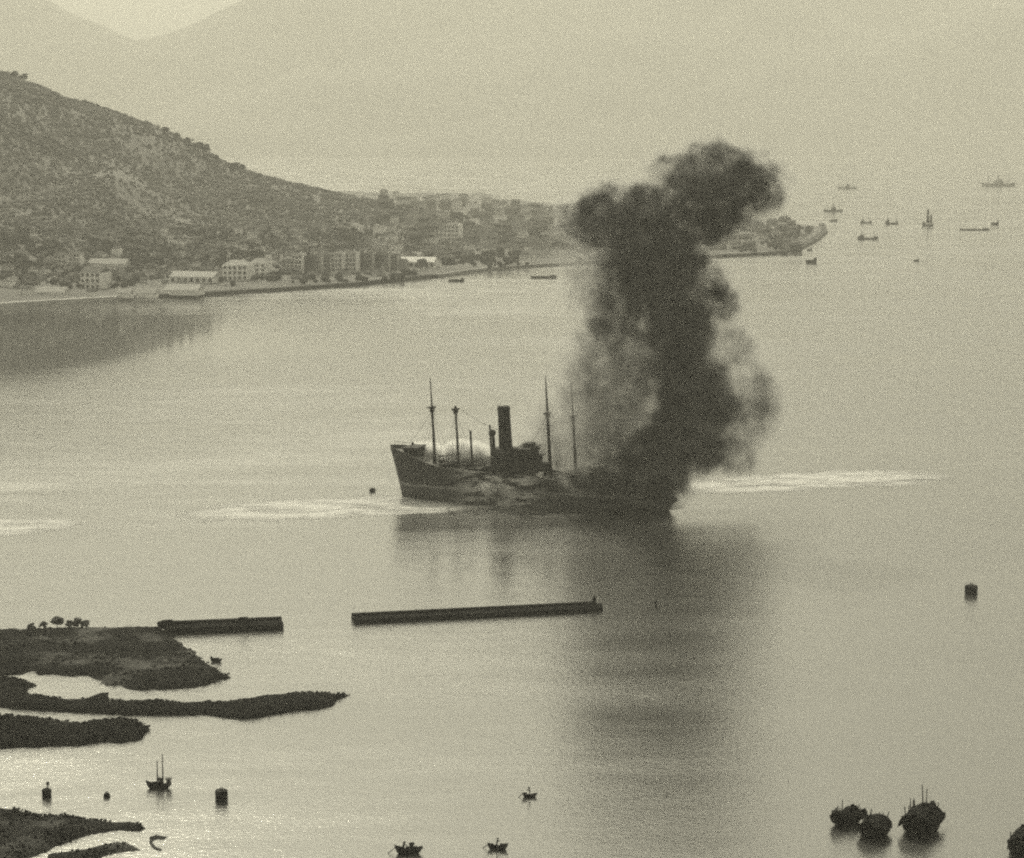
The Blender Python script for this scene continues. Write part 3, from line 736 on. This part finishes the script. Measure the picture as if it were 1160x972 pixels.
sampan(at(463, 967), R(4), 5.0, 1.9, "broad low sampan with a jagged top at the bottom edge, left of the next boat", ((-.1, .3, .36),), ((-.22, 2.1, .1),), ((-.3, 0, .3, .5), (.42, 0, .3, .35), (.1, .1, .9, .4)), name="sampan")
sampan(at(564, 962), R(-8), 3.8, 1.4, "small sampan with a standing rower near the bottom edge", ((.1, .38, .42),), (), ((-.3, 0, .2, .4),), h=.55, sb=.5)
sampan(at(600, 903), R(8), 2.9, 1.1, "tiny sampan with rower alone in the lower middle water", ((-.42, -.2, .5),), (), ((.3, 0, .1, .25),), h=.45, sf=.4, sb=.5)
q = at(564, 962); person((q.x - .2, q.y, .25), R(10), "person in a straw hat rowing the sampan near the bottom edge")
q = at(600, 903); person((q.x + .05, q.y, .15), R(170), "person in a straw hat rowing the tiny lone sampan in the lower middle")
q = at(463, 967); person((q.x - .9, q.y, .4), R(0), "person in a straw hat standing left on the broad low sampan")
sampan(at(180, 893), R(5), 5.0, 1.6, "two-masted fishing boat with a raised stern at lower left", ((-.12, .15, .5),), ((-.05, 5.6, .0), (.16, 6.8, .0)), ((.05, 0, 1.1, .45), (-.2, 0, .4, .4)), h=.7, sf=.4, house=(.30, .46, 1.1), oar=False, name="fishing_boat")
sampan(at(245, 750), R(-12), 3.0, 1.3, "little dark boat moored off the tip of the mud bank", ((-.3, .1, .45),), (), ((.1, 0, .3, .35),), h=.5, oar=False)
sampan(at(422, 557), R(10), 2.6, 1.5, "small dark boat just left of the cargo ship's stern", ((-.3, .3, .6),), (), (), h=.5, sf=.3, sb=.3, oar=False)
# buoys
def buoy(px, py, r, h, label, kind="drum", group=None):
    p = at(px, py); root = empty("mooring_buoy", (p.x, p.y, 0))
    m = MB(); ns = 20
    if kind == "ball": prof = [(-.6 * r, .6 * r), (-.1, .92 * r), (.35 * r, r), (.8 * r, .9 * r), (1.2 * r, .6 * r), (1.38 * r, .25 * r)]
    else: prof = [(-.8, r * .9), (.05, r), (h * .5, r * .99), (h * .52, r * 1.03), (h * .56, r * 1.03), (h * .58, r * .99), (h - .12, r), (h, r * .9)]
    m.rings([[(math.cos(u) * q, math.sin(u) * q, z) for u in [6.2832 * j / ns for j in range(ns)]] for z, q in prof])
    m.build("float", M_RUST, root, smooth=False)
    zt = prof[-1][0]
    m = MB(); rg = r * .22; pts_ = [(math.cos(a) * rg, 0, zt + rg * .8 + math.sin(a) * rg) for a in [6.2832 * j / 10 for j in range(10)]]
    m.tube(pts_ + [pts_[0]], r * .06, 6); m.build("mooring_ring", M_STEEL, root)
    if kind == "staff":
        m = MB(); m.tube([(.2, 0, h - .1), (.25, 0, h + 1.2)], [.14, .1], 6); m.box((.25, 0, h + 1.1), (.5, .5, .6)); m.build("staff", M_STEEL, root)
    tag(root, label, "buoy")
buoy(1100, 672, 1.75, 2.2, "big square-looking drum buoy alone at the right in open water")
buoy(251, 907, 1.2, 2.1, "upright drum buoy right of the two-masted fishing boat")
buoy(53, 903, .9, 1.6, "drum buoy with a short staff near the lower left edge", "staff")
buoy(121, 903, .68, 1, "small round buoy between the staff buoy and the fishing boat", "ball")
p = at(743, 689); m = MB(); m.tube([(0, 0, -1), (0, 0, 1.5)], [.3, .22], 8); m.tube([(0, 0, 1.5), (0, 0, 2.2)], [.4, .1], 8)
tag(m.build("marker_post", M_RUST, loc=p), "thin marker post in the smoke's reflection on the water", "post")

# distant vessels
def far_vessel(px, py, wpx, label, kind, hull_h=None, rz=0, name="steamer"):
    p = at(px, py); s = scl(p.y); L = wpx / s; W = L * .2 + 2; h = hull_h or L * .07 + 1
    root = empty(name, (p.x, p.y, 0), rz); m = MB(); rings = []
    for i in range(13):
        u = i / 6 - 1; b = W / 2 * (1 - abs(u) ** 3 * .85); z = h * (1 + .45 * abs(u) ** 2.5)
        rings.append([(u * L / 2 * .95, -b * .8, -.5), (u * L / 2, -b, z), (u * L / 2, b, z), (u * L / 2 * .95, b * .8, -.5)])
    m.rings(rings); m.build("hull", M_STEEL, root)
    if kind in ("steamer", "coaster"):
        c = 0 if kind == "steamer" else -L * .3
        m = MB(); m.box((c, 0, h * 1.6), (L * .24, W * .75, h * 1.3)); m.box((c + L * .03, 0, h * 2.5), (L * .12, W * .6, h * .7)); m.build("deckhouse", M_STEEL, root)
        m = MB(); m.tube([(c, 0, h * 2), (c - L * .005, 0, h * 4.4)], L * .022, 8); m.build("funnel", M_STEEL, root)
        for q in (-.3, .3):
            m = MB(); m.tube([(L * q, 0, h), (L * q, 0, h * 5)], [L * .010, L * .006], 6); m.tube([(L * q, 0, h * 1.6), (L * (q + .1), 0, h * 3)], L * .005, 5); m.build("mast", M_STEEL, root)
        if kind == "coaster":
            m = MB(); m.box((L * .38, 0, h * 1.5), (L * .16, W * .6, h * .9)); m.build("forecastle", M_STEEL, root)
    if kind == "junk":
        m = MB(); m.box((-L * .36, 0, h * 1.6), (L * .22, W * .8, h * 1.4)); m.build("cabin", M_HULLD, root)
        for q, k in ((.05, 1.5), (.32, 1.0)):
            m = MB(); m.tube([(L * q, 0, h), (L * q, 0, L * k)], [L * .02, L * .012], 6); m.build("mast", M_WOODB, root)
            m = MB(); m.prism([(0, 0), (0, 0)], 0, 0) if False else None
            m = MB(); sw = L * .2
            rs = []
            for j in range(7):
                z = h * 1.6 + (L * k - h * 2) * j / 6; w = sw * (1 - .45 * j / 6)
                rs.append([(L * q - w, .15, z), (L * q + w * .3, .15, z), (L * q + w * .3, -.15, z), (L * q - w, -.15, z)])
            m.rings(rs); m.build("sail", M_MAT, root)
    if kind == "barge":
        m = MB(); m.box((L * .36, 0, h * 1.4), (L * .18, W * .7, h * 1.2)); m.build("cabin", M_STEEL, root)
        m = MB(); m.box((-L * .05, 0, h * 1.05), (L * .5, W * .6, h * .5)); m.build("hatch_cover", M_HULLD, root)
    tag(root, label, "ship" if kind in ("steamer", "coaster") else "junk" if kind == "junk" else "barge")
far_vessel(517, 319, 18, "dark barge close to the shore below the white warehouse", "barge", 1.6, name="barge")
far_vessel(616, 315, 30, "long low barge with a cabin off the shore left of the smoke", "barge", 1.3, R(12), name="barge")
far_vessel(919, 298, 13, "dark lighter off the curved sea wall of the far peninsula", "barge", 2.6, R(15), name="barge")
far_vessel(917, 284, 6, "tiny dark craft between the far peninsula and the lighter", "barge", 1.6, name="barge")
far_vessel(903, 286, 11, "dark barge moored against the curved sea wall", "barge", 3.2, R(-20), name="barge")
far_vessel(888, 289, 8, "small dark barge left along the sea wall from its bigger neighbour", "barge", 2.2, name="barge")
far_vessel(983, 271, 24, "dark low coaster with raised ends right of the far peninsula", "coaster", 1.8, R(4), name="coaster")
far_vessel(944, 240, 22, "hazy steamer just beyond the peninsula tip", "steamer", 3.0)
far_vessel(944, 251, 9, "tiny craft close off the tip of the far peninsula", "barge", 2, name="barge")
far_vessel(981, 253, 13, "faint smaller coaster straight above the dark low one", "coaster", 1.8, name="coaster")
far_vessel(1010, 254, 15, "faint coaster between the small coaster and the tall-sailed junk", "coaster", 2.2, name="coaster")
far_vessel(1051, 256, 13, "faint junk with the tallest sails in the far harbour", "junk", 2.2, name="junk")
far_vessel(1104, 261, 34, "very long low hazy barge in the far harbour at right", "barge", 1.5, name="barge")
far_vessel(1127, 255, 9, "faint small barge right of the very long low barge", "barge", 3, name="barge")
far_vessel(1038, 296, 6, "tiny lone lighter on empty water at right of the far peninsula", "barge", 1.2, name="barge")
far_vessel(960, 214, 22, "very faint steamer, higher and left among the far ships", "steamer", 3.5)
far_vessel(1131, 211, 38, "largest hazy steamer high at the right side", "steamer", 6)

# ------------------------------------------------------------------ the cargo ship
A0 = P(456, 561); TH = R(-19)
ship = empty("cargo_ship", A0, TH); ship.scale = (.918, 1, 1)
tag(ship, "bombed dark cargo ship with tall funnel and four masts, its right end lost in smoke", "ship")
LEN = 105.0
def hb(s):
    if s < 16: return 8.8 * math.sqrt(max(0, 1 - (1 - s / 16) ** 2)) * .97 + .25
    if s > 76: return max(.3, 8.8 * (1 - ((s - 76) / 29) ** 2.2))
    return 8.8
def gun(s): return float(np.interp(s, [0, 4, 9, 14, 20, 30, 45, 60, 76, 86, 94, 105], [17.6, 16.9, 15.2, 13.3, 12.0, 11.3, 10.9, 10.4, 7.4, 5.6, 4.8, 4.6]))
m = MB(); rings = []
SS = [0, .4, 1, 2, 3.5, 5.5, 8, 11, 15, 20, 26, 34, 44, 56, 66, 74, 80, 86, 90, 94, 98, 101, 103, 104.6, 105]
def xof(s, t):                     # overhang of the raised end, rake of the other
    return s - 4.6 * t ** 1.2 * math.exp(-s / 9) + 3.0 * t * max(0, (s - 88) / 17) ** 2
for s in SS:
    b = hb(s); g = gun(s); lev = [(-2.2, .55), (0, .74 if 8 < s < 86 else .62), (.25, .88), (.5, .95), (.75, .99), (1.0, 1.0)]
    full = max(0, min(1, (s - 2) / 18)) if s < 60 else max(0, min(1, (101 - s) / 22))
    pts_ = []
    for t, k in lev:
        kk = k + (1 - k) * full * .95; z = t if t < 0 else t * g
        pts_.append((xof(s, max(0, t)), b * kk, z))
    near = [(x, -y, z) for x, y, z in pts_]; x, y, z = near[-1]
    bi = max(.05, b - .35)
    inner = [(x, -bi, z), (x, -bi, z - 1.3), (x, bi, z - 1.3), (x, bi, z)]
    rings.append(near + inner + list(reversed(pts_)))
m.rings(rings)
# hull paint: black topsides, pale line, scuffed boot-topping (bands that follow the plates); noisy pale blotches mixed in amidships
mh = bpy.data.materials.new("ship hull paint"); mh.use_nodes = True; n = mh.node_tree.nodes; L = mh.node_tree.links; b_ = n['Principled BSDF']
tc = n.new('ShaderNodeTexCoord'); se = n.new('ShaderNodeSeparateXYZ'); L.new(tc.outputs['Object'], se.inputs[0])
nz1 = n.new('ShaderNodeTexNoise'); nz1.inputs['Scale'].default_value = .35; nz1.inputs['Detail'].default_value = 6
mpp = n.new('ShaderNodeMapping'); mpp.inputs['Scale'].default_value = (.35, 1, 1.4); L.new(tc.outputs['Object'], mpp.inputs[0]); L.new(mpp.outputs[0], nz1.inputs['Vector'])
az = n.new('ShaderNodeMath'); az.operation = 'MULTIPLY_ADD'; az.inputs[1].default_value = .9; L.new(nz1.outputs[0], az.inputs[0]); L.new(se.outputs[2], az.inputs[2])
cr = n.new('ShaderNodeValToRGB'); dv = n.new('ShaderNodeMath'); dv.operation = 'DIVIDE'; dv.inputs[1].default_value = 20; L.new(az.outputs[0], dv.inputs[0]); L.new(dv.outputs[0], cr.inputs[0])
e = cr.color_ramp; e.elements[0].position = 0; e.elements[0].color = (.04, .04, .04, 1); e.elements[1].position = .252; e.elements[1].color = (.07, .07, .07, 1)
for ps, v in ((.262, .20), (.285, .16), (.31, .022)):
    q = e.elements.new(ps); q.color = (v, v, v, 1)
pr = n.new('ShaderNodeMapRange'); pr.inputs[1].default_value = .46; pr.inputs[2].default_value = .58; L.new(nz1.outputs[0], pr.inputs[0])
xr = n.new('ShaderNodeMapRange'); xr.inputs[1].default_value = 22; xr.inputs[2].default_value = 34; L.new(se.outputs[0], xr.inputs[0])
xr2 = n.new('ShaderNodeMapRange'); xr2.inputs[1].default_value = 62; xr2.inputs[2].default_value = 52; L.new(se.outputs[0], xr2.inputs[0])
m1 = n.new('ShaderNodeMath'); m1.operation = 'MULTIPLY'; L.new(xr.outputs[0], m1.inputs[0]); L.new(xr2.outputs[0], m1.inputs[1])
m2 = n.new('ShaderNodeMath'); m2.operation = 'MULTIPLY'; L.new(m1.outputs[0], m2.inputs[0]); L.new(pr.outputs[0], m2.inputs[1])
mx = n.new('ShaderNodeMix'); mx.data_type = 'RGBA'; L.new(m2.outputs[0], mx.inputs[0]); L.new(cr.outputs[0], mx.inputs[6]); mx.inputs[7].default_value = (.5, .5, .5, 1)
L.new(mx.outputs[2], b_.inputs['Base Color']); b_.inputs['Roughness'].default_value = .65
m.build("hull", mh, ship)
M_DECK = mat("bleached deck planks", .30, .2, .8, .9, stretch=(1, 6, 1)); M_HOUSE = mat("sooty deckhouse paint", .025, .4, .5, .8); M_PALE = mat("pale canvas", .65, .1, 1, .9)
dk = MB(); N2 = len(SS)
vs = []; fs = []
for s in SS[2:-2]:
    for sg in (-1, 1): vs.append((xof(s, 1), sg * max(.1, hb(s) - .4), gun(s) - 1.26))
for i in range(len(SS) - 5): fs.append((2 * i, 2 * i + 1, 2 * i + 3, 2 * i + 2))
dk.add(vs, fs); dk.build("deck", M_DECK, ship)
def part(name, mb, material, parent=ship): return mb.build(name, material, parent)
def dz(s): return gun(s) - 1.26
LEAN = -math.tan(R(3.6))
def mast(s, ztop, r0, ztree, rt, booms=(), trees=True):
    z0 = dz(s); x = lambda z: s + LEAN * (z - z0)
    mm = MB(); mm.tube([(s, 0, z0 - .2), (x(ztree), 0, ztree), (x(ztree + .5), 0, ztree + .5), (x(ztop), 0, ztop)], [r0, r0 * .75, rt * 1.3, rt * .6], 10)
    mo = part("mast", mm, M_STEEL)
    if trees:
        c = MB(); c.box((x(ztree), 0, ztree), (1.9, 3.6, .55)); c.box((x(ztree - 1.2), 0, ztree - 1.0), (1.1, 2.2, 1.1)); c.build("crosstree", M_STEEL, mo)
    for (dx, yy, zz) in booms:
        c = MB(); c.tube([(s + .6 * (1 if dx > 0 else -1), yy * .4, z0 + 2), (s + dx, yy, z0 + zz)], [.22, .13], 6); c.build("derrick_boom", M_STEEL, mo)
    rg = MB()
    for yy in (-1, 1):
        for dx in (-2.5, 0, 2.5): rg.tube([(x(ztree), 0, ztree), (s + dx, yy * (hb(s) - .5), z0 + .8)], .045, 4)
    rg.build("shroud", M_STEEL, mo); return mo
mast(13.4, 42.0, .55, 31.5, .26, ((9, 2, 3),))
mast(23, 32.5, .5, 31.2, .4, ((-8, -2, 2.5), (8, 2, 3)))
mast(59.5, 44.0, .72, 31.2, .36, ((9, -2, 3), (-7, 2.5, 3)))
mast(69.5, 42.0, .66, 30.5, .3, ((9, 2, 3), (-6, -2, 4)))
def post(s, y, ztop, r, cowl=False):
    z0 = dz(s); mm = MB(); xx = s + LEAN * (ztop - z0)
    mm.tube([(s, y, z0), (xx, y, ztop)], [r, r * .85], 8)
    if cowl: mm.blob((xx - .3, y, ztop), r * 1.9, s, 2, 0, (1, 1, .9))
    part("ventilator" if cowl else "king_post", mm, M_STEEL)
post(28.5, 0, 24, .5); post(35.6, 2, 26, .42); post(38.3, -2, 23.8, .75, True)
st_ = MB()
for a, za, b2, zb in ((3, 18.5, 12.6, 31), (24, 31, 41, 24), (52, 21, 58.2, 31), (70.8, 30, 92, 10)):
    st_.tube([(a, 0, za), ((a + b2) / 2, 0, (za + zb) / 2 - .8), (b2, 0, zb)], .06, 4)
part("mast_stay", st_, M_STEEL)
# deckhouse tiers
z0 = dz(46)
t1 = MB(); t1.box((46.5, 0, z0 + 1.7), (20, 14.5, 3.6)); d1 = part("deckhouse", t1, M_HOUSE)
t2 = MB(); t2.box((46, 0, z0 + 4.9), (16, 12.5, 2.9)); t2.box((46, 0, z0 + 6.4), (17.5, 15.5, .25)); part("boat_deck", t2, M_HOUSE)
t3 = MB(); t3.box((50, 0, z0 + 8), (6, 10, 3)); t3.box((50, 0, z0 + 9.6), (6.8, 13, .25)); t3.box((51, 0, z0 + 10.4), (3.2, 5, 1.5)); part("bridge", t3, M_HOUSE)
t4 = MB(); t4.box((41, 0, z0 + 7.6), (7.5, 8, 2.3)); part("engine_casing", t4, M_HOUSE)
fn = MB(); fz = z0 + 8; xx = lambda z: 41.8 + LEAN * (z - fz); NS = 18
fn.rings([[(xx(z) + math.cos(u) * r * 1.15, math.sin(u) * r, z) for u in [6.2832 * j / NS for j in range(NS)]] for z, r in ((fz - .5, 2.25), (25, 2.1), (31.6, 2.0), (31.7, 2.15), (32.3, 2.15), (33, 1.95))])
fo = part("funnel", fn, M_STEEL)
sp = MB(); sp.tube([(xx(28) + 2.5, -1.2, fz), (xx(32) + 2.5, -1.2, 31)], .22, 6); sp.build("steam_pipe", M_STEEL, fo)
wmesh = MB(); wmesh.box((0, 0, 0), (.8, .2, .7)); wo_ = wmesh.build("window", M_GLASS); wd = wo_.data; bpy.data.objects.remove(wo_)
for k in range(9): link_mesh("window", wd, ship, (38.5 + k * 2, -7.28, z0 + 2.2))
for k in range(7): link_mesh("window", wd, ship, (40 + k * 2, -6.28, z0 + 5.2))
rndd = random.Random(4)
for k in range(7):                 # cowl ventilators and davits: the ragged top right of the funnel
    s = 45.5 + k * 1.6; y = rndd.uniform(-5.5, 4); h = rndd.uniform(1.2, 3.2); zb = z0 + 6.5
    mm = MB(); mm.tube([(s, y, zb), (s, y, zb + h)], .32, 7); mm.blob((s + .25, y, zb + h), .6, k, 2, 0, (1.1, 1, 1)); part("ventilator", mm, M_STEEL)
for s, y in ((43, -7), (49, -7), (43, 7), (49, 7)):
    mm = MB(); rs = []
    for i in range(9):
        u = i / 4 - 1; w = 1.1 * (1 - abs(u) ** 2.4) + .05; rs.append([(s + u * 3.6, y - w, z0 + 8.3 + .3 * u * u), (s + u * 3.6, y - w * .6, z0 + 7.4 + .4 * u * u), (s + u * 3.6, y + w * .6, z0 + 7.4 + .4 * u * u), (s + u * 3.6, y + w, z0 + 8.3 + .3 * u * u)])
    mm.rings(rs); lb = part("lifeboat", mm, M_HOUSE)
    for q in (-2.6, 2.6):
        dd = MB(); dd.tube([(s + q, y * .88, z0 + 6.5), (s + q, y * .88, z0 + 9.2), (s + q, y * 1.02, z0 + 9.9)], .12, 6); dd.build("davit", M_STEEL, lb)
for s, w in ((18.5, 6), (30.5, 7), (64.5, 7), (76, 7), (85, 5)):
    mm = MB(); mm.box((s, 0, dz(s) + .6), (5, w, 1.3)); part("hatch", mm, M_HOUSE)
for s in (15.5, 21.5, 26, 33, 61, 67.5, 72.5, 80):
    mm = MB(); mm.box((s, 1.5, dz(s) + .7), (1.4, 2.4, 1.3)); mm.tube([(s, -.6, dz(s) + 1), (s, 3.4, dz(s) + 1)], .5, 8); part("winch", mm, M_STEEL)
mm = MB(); mm.box((5, 0, dz(5) + 1.0), (5, 9, 2.2)); mm.box((5, 0, dz(5) + 2.2), (6, 10, .2)); part("deckhouse", mm, M_HOUSE)
for k in range(6):
    s = 3 + k * 2.2; mm = MB(); mm.tube([(s, 3 - 6 * (k % 2), dz(s)), (s, 3 - 6 * (k % 2), dz(s) + 2.2)], .3, 6); mm.blob((s, 3 - 6 * (k % 2), dz(s) + 2.3), .5, k, 2); part("ventilator", mm, M_STEEL)
rl = MB()
for sg in (-1, 1):
    pr_ = [(xof(s, 1), sg * hb(s), gun(s) + .9) for s in SS[1:10]]
    rl.tube(pr_, .06, 4)
    for q in pr_: rl.tube([(q[0], q[1], q[2] - .95), q], .06, 4)
part("rail", rl, M_STEEL)
mm = MB(); mm.box((70, -4, dz(70) + 1.7), (7, 4.5, .9), taper=.8); part("hatch_canvas", mm, M_PALE)
mm = MB(); mm.tube([(75, -5, dz(75) + 1.5), (79, -5.5, dz(79) + 3)], [.35, .25], 8); part("fallen_spar", mm, M_PALE)
mm = MB(); mm.box((57, -6, dz(57) + 1.2), (3, 2.5, 2.2)); part("deck_locker", mm, M_PALE)
# steam on the deck
STEAM = [(528, 515, 30, 17, 1.0, 0), (546, 520, 22, 16, 1.0, 0), (512, 524, 18, 9, .8, 0), (482, 511, 26, 13, .7, 4), (470, 510, 16, 8, .5, 8), (500, 519, 22, 9, .6, 3), (598, 531, 10, 8, .95, -14), (556, 553, 18, 8, .42, -24), (580, 560, 18, 7, .40, -26), (596, 547, 14, 8, .42, -20), (618, 556, 12, 8, .4, -24)]
st = smoke_object("steam_cloud", STEAM, 766.0, 3.0, (.0, .5, .985, .985), .4, (5, .12), fine=.3, cut=.35, inflate=1.2, step=1.0)
tag(st, "white steam drifting over the ship's deck between the masts and the funnel", "steam")
# foam left by the near misses
def foam(pxs, label, z, seed):
    poly = [P(*q) for q in pxs]; m = MB()
    # densify and roughen the outline
    out = []
    for i, a in enumerate(poly):
        b = poly[(i + 1) % len(poly)]
        for k in range(6):
            q = a.lerp(b, k / 6); j = 2.6 * mnoise.noise(Vector((q.x * .12, q.y * .12, seed))); out.append((q.x + j, q.y + j * 3))
    n_ = len(out); c = Vector((sum(p[0] for p in out) / n_, sum(p[1] for p in out) / n_))
    rings_ = []
    for k in (1.0, .93, .84, .68, .3): rings_ += [(c.x + (p[0] - c.x) * k, c.y + (p[1] - c.y) * k, z + .12 * (1 - k)) for p in out]
    fs = []
    for r_ in range(4):
        for j in range(n_): fs.append((r_ * n_ + j, r_ * n_ + (j + 1) % n_, (r_ + 1) * n_ + (j + 1) % n_, (r_ + 1) * n_ + j))
    fs.append(tuple(4 * n_ + j for j in range(n_))); m.add(rings_, fs)
    o = m.build("sea_foam", M_FOAM)
    at_ = o.data.attributes.new('thick', 'FLOAT', 'POINT')
    at_.data.foreach_set('value', [k for k in (0.0, .4, .75, .95, 1) for _ in range(n_)]); tag(o, kind='stuff')
M_FOAM = bpy.data.materials.new("churned foam"); M_FOAM.use_nodes = True; n = M_FOAM.node_tree.nodes; L = M_FOAM.node_tree.links
b_ = n['Principled BSDF']; b_.inputs['Base Color'].default_value = (.62, .62, .62, 1); b_.inputs['Roughness'].default_value = .9
g_ = n.new('ShaderNodeNewGeometry'); z_ = n.new('ShaderNodeTexNoise'); z_.inputs['Scale'].default_value = .11; z_.inputs['Detail'].default_value = 6; z_.inputs['Roughness'].default_value = .6
mp_ = n.new('ShaderNodeMapping'); mp_.inputs['Scale'].default_value = (.5, 1, 1); L.new(g_.outputs['Position'], mp_.inputs[0]); L.new(mp_.outputs[0], z_.inputs['Vector'])
r_ = n.new('ShaderNodeMapRange'); r_.inputs[1].default_value = .20; r_.inputs[2].default_value = .54; L.new(z_.outputs[0], r_.inputs[0]); ta_ = n.new('ShaderNodeAttribute'); ta_.attribute_name = 'thick'; mq_ = n.new('ShaderNodeMath'); mq_.operation = 'MULTIPLY'; L.new(r_.outputs[0], mq_.inputs[0]); L.new(ta_.outputs['Fac'], mq_.inputs[1]); L.new(mq_.outputs[0], b_.inputs['Alpha'])
foam([(200, 580), (260, 569), (330, 565), (400, 562), (452, 558), (520, 568), (570, 575), (520, 581), (430, 584), (380, 588), (300, 592), (190, 590)], "", .03, 1)
foam([(690, 554), (750, 545), (850, 538), (950, 533), (1040, 532), (1088, 540), (1050, 549), (950, 554), (850, 559), (720, 562)], "", .03, 2)
foam([(-60, 588), (50, 586), (95, 592), (80, 600), (30, 606), (-60, 607)], "", .03, 3)
foam([(800, 545), (900, 541), (1040, 539), (1075, 541), (1030, 546), (930, 549), (820, 552)], "", .20, 5)
foam([(260, 575), (400, 569), (455, 566), (500, 570), (420, 576), (300, 583)], "", .20, 6)
